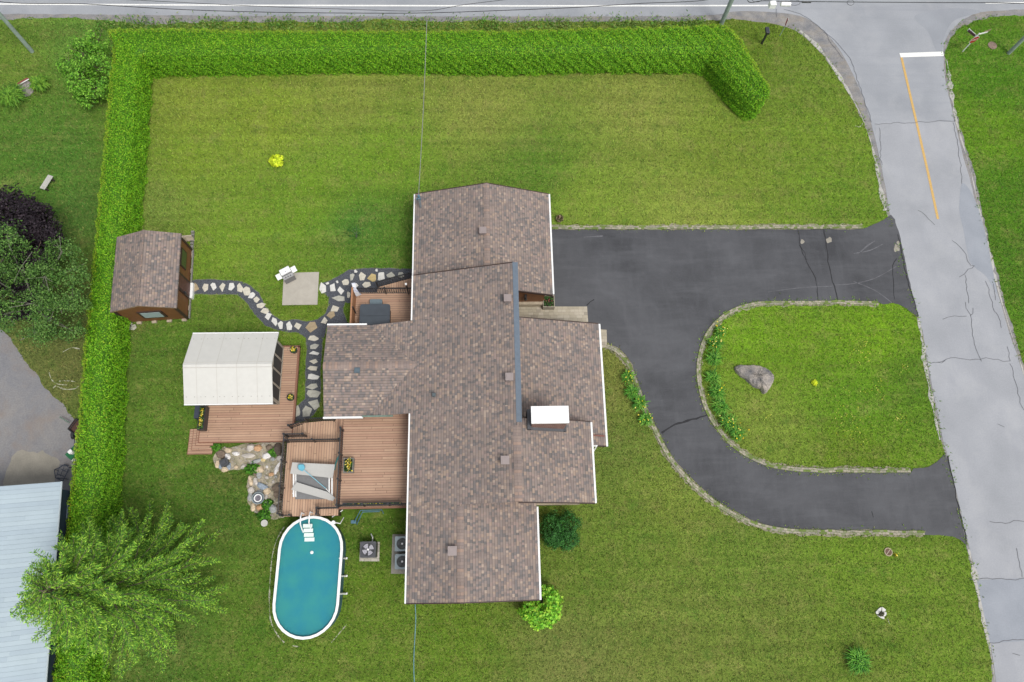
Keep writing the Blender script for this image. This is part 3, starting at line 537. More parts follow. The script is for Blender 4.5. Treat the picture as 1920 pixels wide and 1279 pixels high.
rake(WX, zw(WX)-.004, SRX, SRZ, -1.53); rake(2.93, SRZ-.33*(2.93-SRX), SRX, SRZ, -1.53); rake(5.98, ESZ, RX, RZ, 3.25); rake(5.98, ESZ, 2.16, RZ-.1, 7.65); rake(6.98, 2.6, 2.15, 3.87, 13.75); rake(6.98, 2.6, 6.0, 2.86, 6.47)
# walls
obj('wall', gwall([(-3.6,2.6),(.44,3.82),(3.95,2.62)], 15.97, 21.95), BROWN, house)
obj('wall', gwall([(-3.55,3.35),(1.78,4.95)], 8.4, 16.2), BROWN, house); obj('wall', gwall([(-3.55,3.35),(1.84,4.98),(5.55,3.75)], 3.58, 7.35, .55), BROWN, house)
obj('foundation', MB().box(-3.6, 5.62, 3.50, 7.36, 0, .53), CREAM, house)
obj('wall', MB().box(1.9, 6.5, 6.85, 13.35, 0, 2.55), BROWN, house); obj('wall', gwall([(-8.4,2.6),(-3.56,2.6)], 8.75, 13.3), BROWN, house)
obj('wall', gwall([(-3.55,3.35),(-1.12,4.1),(2.5,2.95)], -1.15, 3.49), BROWN, house)
gd = obj('garage_door', MB().box(3.95, 3.99, 16.6, 21.3, .02, 2.3), OFFW, house); obj('handle', MB().box(3.99, 4.02, 18.8, 19.1, .5, .56), BLACK, gd)
def window(x0, x1, y0, y1, z0, z1, ax):
    if ax == 'x':
        f_ = obj('window', MB().box(x0-.07, x1+.07, y0, y1, z0-.07, z1+.07), WHITE, house); d = .006
        obj('pane', MB().box(x0, x1, y0-d, y1+d, z0, z1), GLASS, f_)
    else:
        f_ = obj('window', MB().box(x0, x1, y0-.07, y1+.07, z0-.07, z1+.07), WHITE, house); d = .006
        obj('pane', MB().box(x0-d, x1+d, y0, y1, z0, z1), GLASS, f_)
window(-2.2, -.9, 21.95, 22.0, 1.1, 2.1, 'x'); window(1.0, 2.3, 21.95, 22.0, 1.1, 2.1, 'x'); window(-1.5, 0, -1.2, -1.15, 1.2, 2.3, 'x'); window(6.5, 6.55, 9, 11, 1, 2.1, 'y'); window(-3.6, -3.55, 4.5, 6.6, 1.75, 3.1, 'y'); window(-8.45, -8.4, 10, 11.6, 1, 2.1, 'y'); window(5.55, 5.6, 4.6, 6, 1.5, 2.6, 'y')
obj('door', MB().box(3.0, 3.9, 13.35, 13.40, .1, 2.2), DBROWN, house)
# sill and wall lamp in the entrance recess
obj('wall_sill', MB().box(2.0, 3.98, 15.78, 15.968, 0, .5), CREAM, house)
lampo = obj('wall_lamp', MB().box(2.72, 2.84, 15.86, 15.968, 1.5, 1.75), BLACK, house); obj('lamp_shade', MB().cyl(2.78, 15.80, 1.38, 1.72, .11, 12, .06), BLACK, lampo)
# chimney
ch = obj('chimney', MB().slab([(2.62,7.12,6.18),(4.42,7.12,6.18),(4.42,7.93,6.18),(2.62,7.93,6.18)], 2.9), BRICK, house)
ch.data.uv_layers[0].data.foreach_set('uv', np.array([c for p in ch.data.loops for c in ((ch.data.vertices[p.vertex_index].co.x+ch.data.vertices[p.vertex_index].co.y), ch.data.vertices[p.vertex_index].co.z)], dtype=np.float32))
obj('chimney_cap', MB().box(2.56, 4.50, 7.08, 7.98, 6.18, 6.30), WHITE, ch)
zc = lambda x: RZ-.36*(x-RX)
m = MB()
for y0, y1 in ((6.98, 7.118), (7.932, 8.04)):
    m.face([(2.45,y0,zc(2.45)+.03),(4.56,y0,zc(4.56)+.03),(4.56,y0,zc(4.56)+.12),(2.45,y0,zc(2.45)+.12)]); m.face([(2.45,y0,zc(2.45)+.12),(4.56,y0,zc(4.56)+.12),(4.56,y1,zc(4.56)+.14),(2.45,y1,zc(2.45)+.14)])
m.box(2.42, 2.618, 6.98, 8.04, 4.2, 5.3); m.box(4.424, 4.56, 6.98, 8.04, 4.0, 4.5); obj('flashing', m, DARKG, ch)
# roof vents, plumbing vents
VENT = mat('vent_metal', S(158, 145, 142), .5, .05); VENT2 = mat('vent_top', S(172, 158, 154), .5, .04)
def vent(par, px, py, z, s_=.42, mt=VENT, h=.35):
    x, y, _ = P(px, py, z+h); o = obj('roof_vent', MB().box(x-s_/2*.82, x+s_/2*.82, y-s_/2*.82, y+s_/2*.82, z-.12, z+h-.08), mt, par)
    par2 = par; o2 = obj('roof_vent_cap', MB().box(x-s_/2, x+s_/2, y-s_/2, y+s_/2, z+h-.08, z+h).box(x-s_*.33, x+s_*.33, y-s_*.33, y+s_*.33, z+h+.001, z+h+.012), VENT2 if mt is VENT else mt, par)
    o2.data.name = 'roof_vent_cap'
vent(roofN, 905.5, 431, 3.95); vent(roofM, 952, 558, 5.2); vent(roofM, 955, 706, 5.2); vent(roofM, 947, 862.5, 5.1, .44); vent(roofS, 848, 1033, 4.2, .46)
vent(roofW, 669.5, 694, 3.4, .30, mat('blue_grey_vent', S(100, 118, 128), .5, .06), .25); vent(roofM, 813.5, 740, zw(P(813,740,4)[0]), .2, mat('small_pipe_boot', S(92, 104, 108), .6, .1), .22)
# downpipe on the extension roof, service mast
m = MB(); a = P(1107, 815, 3.0); b = P(1134, 818, 2.62); m.tube([(6.05, a[1], 2.9), (6.9, b[1], 2.70)], .045, 6); obj('downpipe', m, mat('copper_brown_pipe', S(150, 96, 84), .5, .1), house)
obj('gutter_elbow', MB().tube([(6.08,6.3,ESZ-.05),(6.3,6.35,ESZ-.2),(6.15,6.1,ESZ-.5)], .04, 6), WHITE, house)
a = P(788, 388, 2.95); t_ = P(785, 369, 3.7)
ms = obj('service_mast', MB().tube([(a[0], a[1], 2.8), (a[0]-.02, a[1]+.05, 3.9)], .035, 8).tube([(a[0]+.05, a[1], 2.95), (t_[0]+.05, t_[1]+.1, 3.75)], .03, 6), mat('galvanised_mast', S(165, 178, 186), .4, .08, metal=.4), house)
obj('insulator', MB().cyl(t_[0], t_[1], 3.6, 3.85, .09, 10, .06).box(t_[0]-.14, t_[0]+.12, t_[1]-.18, t_[1]-.1, 3.6, 3.75), BLUEM, ms)
MAST = (t_[0], t_[1]+.1, 3.78)
# entrance paving and planter
pv = [P(a, b)[:2] for a, b in ((955,566),(1040,575.5),(1100.5,575.5),(1103,612),(1126,618),(1137,619),(1138,652),(955,660))]
sheet('entrance_paving', pv, .07, PAVER, .07)
# ================================================================ shed
shed = thing('garden_shed', 'small brown garden shed with shingled gable roof standing against the tall hedge', 'shed', (-19.85, 17.35, 0)); shed.rotation_euler = (0, 0, math.radians(3.6))
ORG[shed.name] = Vector((0, 0, 0))       # the shed is modelled round its own centre
SW, SL, SE_, SR = 1.9, 2.42, 2.25, 2.95
m = MB(); slope(m, -SW, SE_, 0, SR, -SL, SL, .08); slope(m, SW, SE_, 0, SR, -SL, SL, .08); srf = obj('roof', m, ROOF, shed); 
m = MB(); m.tube([(0,-SL,SR+.02),(0,SL,SR+.02)], .04, 6); obj('ridge_cap', m, RIDGE, srf)
w_ = gwall([(-1.72,SE_-.02),(0,SR-.12),(1.72,SE_-.02)], -SL+.12, SL-.12, .14); obj('wall', w_, BROWN, shed)
for x, y in ((1.73,-SL+.1),(-1.73,-SL+.1),(1.73,SL-.1),(-1.73,SL-.1)): obj('corner_trim', MB().box(x-.06, x+.06, y-.06, y+.06, .14, SE_-.06), DBROWN, shed)
obj('rake_trim', MB().face([(-SW,-SL-.01,SE_-.1),(0,-SL-.01,SR-.1),(0,-SL-.01,SR+.01),(-SW,-SL-.01,SE_+.01)]).face([(0,-SL-.01,SR-.1),(SW,-SL-.01,SE_-.1),(SW,-SL-.01,SE_+.01),(0,-SL-.01,SR+.01)]), mat('beige_trim', S(170, 140, 110), .6, .1), shed)
wf = obj('window', MB().box(-.62, .78, -SL+.05, -SL+.118, .75, 1.75), DBROWN, shed); obj('pane', MB().box(-.48, .64, -SL+.035, -SL+.10, .86, 1.64), PALEG, wf)
wf = obj('window', MB().box(1.722, 1.78, .55, 1.75, .95, 1.75), DBROWN, shed); obj('pane', MB().box(1.74, 1.79, .63, 1.67, 1.02, 1.68), mat('dark_green_glass', S(84, 92, 62), .3, .2, 8.), wf)
df = obj('door', MB().box(1.722, 1.80, -1.05, .05, .16, 2.05), DBROWN, shed); obj('door_panel', MB().box(1.78, 1.815, -.9, -.1, .3, 1.9), mat('reddish_door', S(110, 70, 58), .6, .12), df); obj('step', MB().box(1.82, 1.98, -1.0, 0.0, 0, .28), WHITE, df); obj('handle', MB().box(1.81, 1.88, -1.0, -.92, .95, 1.15), BLACK, df)
for x in (-1.2, -.3, .6, 1.5): obj('footing', MB().box(x-.14, x+.14, -SL-.02, -SL+.3, 0, .135), CREAM, shed)
for y in (-1.6, .9, 2.0): obj('footing', MB().box(1.6, 1.84, y-.14, y+.14, 0, .135), CREAM, shed)
obj('base_board', MB().box(1.78, 1.86, -2.3, 2.3, .1, .2), STONEG, shed)
# bits stacked behind the shed
m = MB(); c = P(353, 460); R30 = Matrix.Rotation(math.radians(3), 3, 'Z')
for k in range(5): m.box(-.62+k*.03, .35, -.5+k*.02, -.42+k*.02, .05+k*.12, .10+k*.12, R30, (c[0], c[1]+.75, 0))
m.box(-.6, -.1, -.45, .35, .1, .6, R30, c); lm = obj('lumber_stack', m, mat('pale_new_boards', S(222, 205, 180), .8, .12, 4.)); tag(lm, 'stack of pale boards and panels behind the shed on the lawn', 'lumber stack')
m = MB()
for k in range(9): m.box(.18, .36, -.8+k*.2, -.66+k*.2, .02, .12+.03*(k % 3), R30, c)
tag(obj('edging_stones', m, STONEG), 'row of old grey edging stones along the shed corner', 'edging stones')
# ================================================================ gazebo and its deck
gd_ = thing('gazebo_deck', 'low brown composite deck with corner steps carrying the white gazebo', 'deck', (*P(450, 760)[:2], 0))
ZG = .45
g0 = P(373, 826, ZG); g1 = P(553, 652, ZG); gs = P(549, 822, ZG)
def boards(name, x0, x1, y0, y1, z, par, along='x', mt=DECK, th=.04, skirt=True, poly=None):
    m = MB(); pl = poly or [(x0,y0),(x1,y0),(x1,y1),(x0,y1)]
    m.slab([(p[0], p[1], z) for p in pl], th, [(p[0], p[1]) if along == 'x' else (p[1], p[0]) for p in pl])
    o = obj(name, m, mt, par)
    if skirt:
        cx, cy = sum(p[0] for p in pl)/len(pl), sum(p[1] for p in pl)/len(pl)
        obj('skirt', MB().prism([(p[0]+(.05 if p[0] < cx else -.05), p[1]+(.05 if p[1] < cy else -.05)) for p in pl], .01, z-th-.002), DBROWN, o)
    return o
boards('deck_boards', -16.35, -11.08, 7.44, 13.14, ZG, gd_)
m = MB(); DE = mat('deck_edge_and_step_shade', S(160, 112, 88), .65, .08)
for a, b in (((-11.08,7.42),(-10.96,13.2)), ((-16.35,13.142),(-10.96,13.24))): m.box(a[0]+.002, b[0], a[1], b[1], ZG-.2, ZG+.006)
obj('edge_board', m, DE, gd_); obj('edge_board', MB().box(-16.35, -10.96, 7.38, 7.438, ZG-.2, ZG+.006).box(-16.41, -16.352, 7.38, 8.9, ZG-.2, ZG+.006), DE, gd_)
for k in range(3):
    z = ZG-.115*(k+1); a = P(367-6*k, 812, z); xw = P(366.5-6.7*k, 840, z)[0]; yb = P(380, 835+8*k, z)[1]; xe = P(398.5, 840, z)[0]; yt = P(360, 804.5, z)[1]
    o = boards('step', xw, xe, yb, yt, z, gd_, 'x', DECK, .03, False); obj('riser', MB().box(xw+.03, xe-.02, yb+.03, yt-.02, .0, z-.032), DBROWN, o); obj('nosing_shade', MB().box(xw-.03, xw, yb-.03, yt, z-.05, z+.004).box(xw, xe, yb-.03, yb, z-.05, z+.004), DE, o)  # darker border strip on each step paints in the shadow line of its edge
# gazebo
gz = thing('gazebo', 'white roofed gazebo with dark screens standing on the low deck', 'gazebo', (-14.1, 11.3, ZG))
x0, x1, y0, y1, ye, yr = -16.62, -11.72, 9.62, 13.1, 2.45, 3.22
m = MB(); slopey(m, 13.38, 2.42, 11.3, yr, x0, x1, .07); slopey(m, 9.24, 2.42, 11.3, yr, x0, x1, .07); gr = obj('roof', m, OFFW, gz)
SEAM = mat('roof_seam', S(222, 218, 208), .6, .03)
m = MB()
for k in range(1, 5):
    x = x0+(x1-x0)*(k-.35)/4.4
    for ya, yb in ((13.38, 11.3), (9.24, 11.3)):
        d = .018; m.face([(x-d,ya,2.424),(x+d,ya,2.424),(x+d,yb,yr+.004),(x-d,yb,yr+.004)] if ya < yb else [(x-d,yb,yr+.004),(x+d,yb,yr+.004),(x+d,ya,2.424),(x-d,ya,2.424)])
m.box(x0, x1, 11.12, 11.16, yr-.055, yr-.048); m.box(x0, x1, 11.42, 11.46, yr-.055, yr-.048); obj('seams', m, SEAM, gr)
RV = mat('rivet_grey', S(175, 172, 165), .5, .05)
for k in range(14):
    x = x0+.2+k*(x1-x0-.4)/13+(.05 if k % 3 else -.05)
    for y, z in ((13.02, 2.42+.77*.36/2.08), (9.6, 2.42+.8*.36/2.06)): obj('rivet', MB().cyl(x, y, z-.02, z+.02, .022, 6), RV, gr)
obj('eave_trim', MB().box(x0, x1, 13.39, 13.45, 2.33, 2.43), WHITE, gr); obj('eave_trim', MB().box(x0, x1, 9.17, 9.23, 2.33, 2.43), WHITE, gr)
FR = mat('beige_frame', S(196, 188, 172), .5, .06); SCR = mat('dark_insect_screen', (.03, .034, .036), .7, .15)
fr = MB()
for x in (x0+.32, x1-.22):
    n = 5
    for k in range(n):
        y = y0+.05+(y1-y0-.1)*k/(n-1); fr.box(x-.05, x+.05, y-.05, y+.05, ZG+.02, 2.36+(.7*(1-abs(y-11.36)/1.75)))
    for z in (ZG+.06, 2.34): fr.box(x-.04, x+.04, y0+.1, y1-.1, z-.04, z+.04)
for y in (y0, y1):
    for k in range(5): x = x0+.32+(x1-x0-.54)*k/4; fr.box(x-.035, x+.035, y-.04, y+.04, ZG+.02, 2.36)
    for z in (ZG+.05, 2.32): fr.box(x0+.42, x1-.32, y-.03, y+.03, z-.04, z+.04)
obj('frame', fr, FR, gz)
for k in range(4):
    a = y0+.1+(y1-y0-.1)*k/4; b = a+(y1-y0-.1)/4-.1
    for x in (x0+.32, x1-.22): obj('screen', MB().box(x-.01, x+.01, a+.005, b+.045, ZG+.12, 2.29), SCR, gz)
for y in (y0, y1):
    for k in range(4): a = x0+.36+(x1-x0-.54)*k/4; obj('screen', MB().box(a, a+(x1-x0-.54)/4-.08, y-.01, y+.01, ZG+.1, 2.27), SCR if k % 2 else OFFW, gz)
obj('blue_panel', MB().box(-16.62, -16.3, 8.75, 9.5, .02, .9), mat('slate_blue_box', S(62, 70, 86), .5, .1), gz).name = 'storage_panel'
# ================================================================ pool deck and upper deck
ZP, ZM = 1.15, 1.55
pd = thing('pool_deck', 'tan composite pool deck at two levels with black railings and stairs', 'deck', (-8.5, 6, 0))
W0 = P(534, 830, ZP); W1 = P(531, 970, ZP); yS = P(560, 968, ZP)[1]; xE = -8.0
boards('deck_boards', 0, 0, 0, 0, ZP, pd, 'y', DECK2, poly=[(-11.12,yS),(xE,yS),(xE,8.5),(-9.98,8.35),(-9.98,7.52),(-11.12,7.52)]).__setitem__('label', 'tan boards of the lower pool deck running towards the pool')
xM = P(641, 860, ZM)[0]; yM0 = P(700, 950, ZM)[1]
boards('deck_boards', xM, -3.62, yM0, 8.74, ZM, pd, 'x').__setitem__('label', 'brown boards of the upper deck beside the house')
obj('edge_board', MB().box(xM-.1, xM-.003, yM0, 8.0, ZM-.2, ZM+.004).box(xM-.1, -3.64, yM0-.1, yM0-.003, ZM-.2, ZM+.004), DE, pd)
xs0, xs1 = P(549, 800, .6)[0], P(589, 800, ZP)[0]
for k in range(4):     # stairs up from the gazebo deck
    xa = -10.95+k*.30; z = ZG+.14*(k+1)
    if k < 3: boards('stair_tread', xa, xa+.32, 7.56, 8.42, z+.004*k, pd, 'y', DECK2, .04, False)
# the landing leaves a stairwell: cover strip in front of the treads
for k in range(2):
    z = ZP+.135*(k+1); boards('stair_tread', xM-.52+k*.25, xM-.27+k*.25, 7.75, 8.74, z, pd, 'y', DECK, .04, False)
def rail(par, pts, z, h=.95, bal=.12, posts=True, cap=None):
    m = MB(); q = [Vector((*p, 0)) for p in pts]
    for a, b in zip(q[:-1], q[1:]):
        L = (b-a).length; n = max(2, int(L/bal))
        for zz, r in ((z+h, .028), (z+h-.12, .016), (z+.09, .018)): m.tube([(a.x, a.y, zz), (b.x, b.y, zz)], r, 5)
        for k in range(1, n): c = a+(b-a)*k/n; m.box(c.x-.017, c.x+.017, c.y-.017, c.y+.017, z+.09, z+h-.02)
    o = obj('railing', m, BLACK, par)
    if posts:
        pp = []
        for a, b in zip(q[:-1], q[1:]):
            n = max(1, round((b-a).length/1.5)); pp += [a+(b-a)*k/n for k in range(n+1)]
        seen = []
        for c in pp:
            if any((c-d).length < .2 for d in seen): continue
            seen.append(c); obj('post', MB().box(c.x-.04, c.x+.04, c.y-.04, c.y+.04, z-.1, z+h+.05).box(c.x-.055, c.x+.055, c.y-.055, c.y+.055, z+h+.05, z+h+.07), BLACK, o)
    return o
rail(pd, [(-10.02, P(560,819,ZP)[1]), (-11.07, P(560,819,ZP)[1]), (-11.07, yS+.1)], ZP)
yR = P(590, 829, ZP)[1]; rail(pd, [(-11.0, yR), (xM-.12, yR)], ZP, .9)
rail(pd, [(xM+.02, P(643,808,ZM)[1]), (xM+.02, yM0+.04), (-3.72, yM0+.04)], ZM)
rail(pd, [(-9.05, yS+.05), (-9.05, yS+.38), (xM-.05, yS+.38)], ZP, .7); rail(pd, [(-11.05, yS+.04), (-10.55, yS+.04)], ZP, .5)
rail(pd, [(-11.0, 8.12), (-10.05, 8.42)], ZG+.3, .8); rail(pd, [(-10.0, 8.42), (-8.5, 8.42)], ZP, .9)
# ---- hot tub deck
hd = thing('hot_tub_deck', 'small brown deck with privacy wall and black railing carrying the covered hot tub', 'deck', (-5.8, 15, 0))
ZH = 1.0; yN = P(700, 550, ZH)[1]
boards('deck_boards', -7.62, -3.62, 13.35, yN, ZH, hd, 'x')
obj('privacy_wall', MB().box(-7.72, -7.625, 13.4, yN-.02, .05, 2.1), mat('privacy_boards', S(190, 136, 96), .65, .1, 3.), hd); obj('edge_board', MB().box(-7.62, -3.64, yN+.002, yN+.06, ZH-.2, ZH+.005), mat('pale_edge', S(214, 186, 158), .6, .05), hd)
for y in (13.95, 15.1, yN-.06): obj('wall_post', MB().box(-7.622, -7.55, y-.035, y+.035, ZH, 2.12), BLACK, hd)
rp_ = [P(a, b, .85)[:2] for a, b in ((708,548),(708,538),(770,521),(776,521),(776,548))]
m = MB(); m.slab([(p[0], p[1], .86) for p in rp_[::-1]] if 1 else [], .05, [(p[1], p[0]) for p in rp_[::-1]])
obj('landing_boards', m, DECK2, hd)
obj('landing_skirt', MB().prism([(p[0]+(.04 if p[0]<-5 else -.04), p[1]-.04 if p[1]>yN+.1 else p[1]+.06) for p in rp_], .01, .80), DBROWN, hd)
rail(hd, [(-7.5, yN-.03), (-4.05, yN-.03)], ZH, .92, .13); a, b = P(708, 538, .86), P(772, 521, .86); rail(hd, [(a[0]+.04, a[1]-.04), (b[0], b[1]-.04)], .86, .92, .13)
c = P(766, 551, ZH); obj('lamp_post', MB().cyl(c[0], c[1], ZH, ZH+1.5, .05, 8), BLACK, hd); obj('post_cap', MB().cyl(c[0], c[1], ZH+1.5, ZH+1.6, .065, 8), WHITE, hd)
# hot tub
ZT = ZH+.9; a = P(675, 570, ZT); b = P(730.5, 607, ZT)
ht = thing('hot_tub', 'square hot tub closed with a dark grey folding cover beside the house', 'hot tub', ((a[0]+b[0])/2, 14.5, ZH))
hx0, hx1, hy1, hy0 = a[0], b[0], P(700, 570, ZT)[1], 13.5
def rrect(x0, x1, y0, y1, r, n=5):
    p = []
    for cx_, cy_, t0 in ((x1-r, y1-r, 0), (x0+r, y1-r, 90), (x0+r, y0+r, 180), (x1-r, y0+r, 270)):
        p += [(cx_+r*math.cos(math.radians(t0+k*90/n)), cy_+r*math.sin(math.radians(t0+k*90/n))) for k in range(n+1)]
    return p
obj('tub_shell', MB().prism(rrect(hx0+.06, hx1-.06, hy0+.06, hy1-.06, .15), ZH+.005, ZT-.1), mat('tub_brown', (.06, .045, .035), .5, .1), ht)
ym = P(700, 592.5, ZT)[1]; COV = mat('spa_cover_vinyl', S(74, 82, 90), .5, .1, 3., fine=.06)
cv = obj('cover', MB().prism(rrect(hx0, hx1, hy0, hy1, .16), ZT-.1, ZT-.015), COV, ht)
obj('cover_flap', MB().prism([(hx0+.01, hy0+.01), (hx1-.01, hy0+.01), (hx1-.01, ym-.008), (hx0+.01, ym-.008)], ZT-.0149, ZT+.012), COV, cv); obj('cover_flap', MB().prism(rrect(hx0+.01, hx1-.01, ym+.2, hy1-.01, .14)[0:12]+[(hx0+.01, ym+.008), (hx1-.01, ym+.008)], ZT-.0149, ZT+.012), COV, cv)
x = (hx0+hx1)/2; tag(obj('spa_step', MB().prism(rrect(x-.42, x+.32, hy1-.1, P(700, 561, ZH+.3)[1], .06), ZH+.005, ZH+.3), mat('blue_grey_step', S(120, 138, 146), .6, .06)), 'blue grey plastic step in front of the hot tub', 'step')
# towel over the wall corner
m = MB(); TW = [P(659, 531, 2.14), P(666, 530, 2.14), P(668, 541, 2.12), P(673, 548, 1.8), P(678, 552, 1.4), P(668, 556, 1.4), P(664, 548, 1.9), P(661, 538, 2.13)]
m.slab([TW[k] for k in (7, 2, 1, 0)], .02); m.slab([TW[k] for k in (6, 3, 2, 7)], .02); m.slab([TW[k] for k in (5, 4, 3, 6)], .02)
tag(obj('towel', m, uvpattern('striped_towel', 'board', [((.5,.52,.58), 2), ((.38,.40,.50), 1), ((.6,.6,.62), 1)], 3., .05, .05, .9)), 'striped pale towel hanging over the corner of the hot tub deck railing', 'towel')
# ================================================================ pool
OR = P(583, 995, 0)
pool = thing('swimming_pool', 'oval above ground pool with white rim and turquoise water', 'pool', (-9.4, -.05, 0))
def oval(cx_, cy_, rx, ry, n=56, p=2.5, rot=0):
    o = []
    for k in range(n):
        t = k*2*math.pi/n; c, s_ = math.cos(t), math.sin(t); x = rx*math.copysign(abs(c)**(2/p), c); y = ry*math.copysign(abs(s_)**(2/2.05), s_)
        o.append((cx_+x*math.cos(rot)-y*math.sin(rot), cy_+x*math.sin(rot)+y*math.cos(rot)))
    return o
def stadium(cx_, cy_, rx, ry, e=.62, n=14, rot=0.):
    """oval pool: straight sides with flattened-segment ends"""
    out = []; ys = ry-rx*e*1.62
    for s_ in (1, -1):
        for k in range(n+1):
            t = math.pi*k/n; x = rx*math.cos(t)*s_; y = (ys+(ry-ys)*math.sin(t))*s_; out.append((cx_+x*math.cos(rot)-y*math.sin(rot), cy_+x*math.sin(rot)+y*math.cos(rot)))
    return out
ZR = 1.30; pcx, pcy, prx, pry = -9.40, -.09, 1.75, 3.17; prot = math.radians(-1.5)
ro, ri = stadium(pcx, pcy, prx, pry, rot=prot), stadium(pcx, pcy, prx-.14, pry-.14, rot=prot); wl, wi = stadium(pcx, pcy, prx-.07, pry-.07, rot=prot), stadium(pcx, pcy, prx-.10, pry-.10, rot=prot)
def ringmesh(o_, i_, z0, z1):
    m = MB(); n = len(o_)
    for k in range(n):
        j = (k+1) % n; m.face([(*i_[k], z1), (*o_[k], z1), (*o_[j], z1), (*i_[j], z1)]); m.face([(*o_[k], z0), (*o_[j], z0), (*o_[j], z1), (*o_[k], z1)]); m.face([(*i_[j], z0), (*i_[k], z0), (*i_[k], z1), (*i_[j], z1)]); m.face([(*o_[k], z0), (*i_[k], z0), (*i_[j], z0), (*o_[j], z0)])
    return m
obj('rim', ringmesh(ro, ri, ZR-.06, ZR), WHITE, pool); obj('wall', ringmesh(wl, wi, 0.005, ZR-.062), mat('pool_wall', S(70, 110, 125), .5, .1), pool)
LIN = mat('pool_liner', S(100, 205, 220), .5, .12, 1.2, fine=.1, col2=S(120, 215, 215)); obj('liner', ringmesh(wi, stadium(pcx, pcy, prx-.12, pry-.12, rot=prot), 0.1, ZR-.13), mat('liner_band', S(58, 92, 120), .4, .1), pool)
obj('pool_floor', MB().prism(stadium(pcx, pcy, prx-.13, pry-.13, rot=prot), .02, .06), LIN, pool)
wm = bpy.data.materials.new('pool_water'); wm.use_nodes = True; t = wm.node_tree; N = t.nodes; b_ = N['Principled BSDF']; b_.inputs['Roughness'].default_value = .08
b_.inputs['IOR'].default_value = 1.33; tc = N.new('ShaderNodeTexCoord'); nz = N.new('ShaderNodeTexNoise'); nz.inputs['Scale'].default_value = 1.1; nz.inputs['Detail'].default_value = 3; t.links.new(tc.outputs['Object'], nz.inputs['Vector'])
cr = N.new('ShaderNodeValToRGB'); cr.color_ramp.elements[0].position = .35; cr.color_ramp.elements[0].color = (*S(66, 176, 196), 1); cr.color_ramp.elements[1].position = .66; cr.color_ramp.elements[1].color = (*S(80, 190, 188), 1); t.links.new(nz.outputs[0], cr.inputs[0]); t.links.new(cr.outputs[0], b_.inputs['Base Color'])
n2 = N.new('ShaderNodeTexNoise'); n2.inputs['Scale'].default_value = 9; n2.inputs['Detail'].default_value = 4; t.links.new(tc.outputs['Object'], n2.inputs['Vector']); bp = N.new('ShaderNodeBump'); bp.inputs['Strength'].default_value = .25; bp.inputs['Distance'].default_value = .03; t.links.new(n2.outputs[0], bp.inputs['Height']); t.links.new(bp.outputs[0], b_.inputs['Normal'])
tr = N.new('ShaderNodeBsdfRefraction'); tr.inputs['Color'].default_value = (.55, .9, .95, 1); tr.inputs['IOR'].default_value = 1.33; tr.inputs['Roughness'].default_value = .02; ms_ = N.new('ShaderNodeMixShader'); ms_.inputs[0].default_value = .30
t.links.new(b_.outputs[0], ms_.inputs[1]); t.links.new(tr.outputs[0], ms_.inputs[2]); t.links.new(ms_.outputs[0], N['Material Output'].inputs[0])
obj('water', MB().face([(*p, ZR-.16) for p in stadium(pcx, pcy, prx-.115, pry-.115, rot=prot)]), wm, pool)
for py_ in (1047, 1080, 1113):
    a = P(639, py_, .9); g_ = P(649, py_, 0); m = MB().tube([(a[0]-.02, a[1], 1.15), (g_[0], g_[1], .03)], .045, 6).box(a[0], g_[0]+.08, g_[1]-.05, g_[1]+.05, .0, .07); obj('brace', m, WHITE, pool)
c = P(625, 980, 1.25); m = MB().cyl(c[0], c[1], 1.05, 1.28, .11, 12); m.tube([(c[0]+.1, c[1], 1.2), (c[0]+.35, c[1]-.05, 1.1), (c[0]+.45, c[1]+.3, .7)], .03, 6); m.tube([(c[0]-.25, c[1]+.35, .5), (c[0]+.3, c[1]+.75, .3)], .03, 6); obj('skimmer', m, WHITE, pool)
fl = P(585, 1036, 1.14); tag(obj('chlorine_floater', MB().cyl(fl[0], fl[1], 1.1, 1.19, .085, 16).cyl(fl[0], fl[1], 1.191, 1.23, .05, 12), WHITE), 'small round white floater drifting on the pool water', 'floater')
# ladder
lad = thing('pool_ladder', 'white plastic ladder with four treads at the deck end of the pool', 'ladder', (*P(577, 990, 1.2)[:2], 0))
la = P(567, 975, 1.5); lb = P(583, 973, 1.5); TR = mat('ladder_plastic', (.62, .72, .66), .4, .04)
m = MB()
for q in (la, lb): m.tube([(q[0], q[1]+.35, ZP+.02), (q[0], q[1]+.35, 1.75), (q[0], q[1]+.15, 1.95), (q[0], q[1]-.25, 1.9), (q[0], q[1]-.5, 1.45), (q[0]+.02, q[1]-.9, .6)], .035, 8)
obj('handrail', m, WHITE, lad)
for k in range(4):
    y = la[1]-.30-.24*k; z = 1.36-.055*k if k < 3 else 1.19; obj('tread', MB().box(la[0]+.02+.03*k, lb[0]+.06+.04*k, y-.11, y+.09, z-.05 if z > 1.2 else 1.145, z), TR, lad)
# ================================================================ things on the decks
LH = ZP
lo = thing('patio_lounger', 'white framed patio lounger with grey mesh seat and pale side panels on the pool deck', 'lounger', (*P(587, 905, ZP)[:2], ZP))
MESH = mat('grey_sling_mesh', S(142, 142, 142), .8, .08, 60., fine=.2); PAN = mat('pale_sling_panel', S(208, 206, 200), .6, .04, 30., fine=.05)
def quad(px, z): return [P(a, b, zz)[:2]+(zz,) for (a, b), zz in zip(px, z if isinstance(z, (list, tuple)) else [z]*len(px))]
z = ZP+.45
obj('seat', MB().slab(quad([(554,936),(617,936),(618,890),(555,888)], ZP+.32), .02), MESH, lo)
obj('panel', MB().slab(quad([(544,888),(624,896.5),(628,871),(548,867)], [z+.12, z+.12, z+.3, z+.3]), .03), PAN, lo)
obj('panel', MB().slab(quad([(546,918),(624,939.5),(628,933),(613,922),(556,904)], [z+.02, z+.02, z+.06, z+.1, z+.14]), .03), PAN, lo)
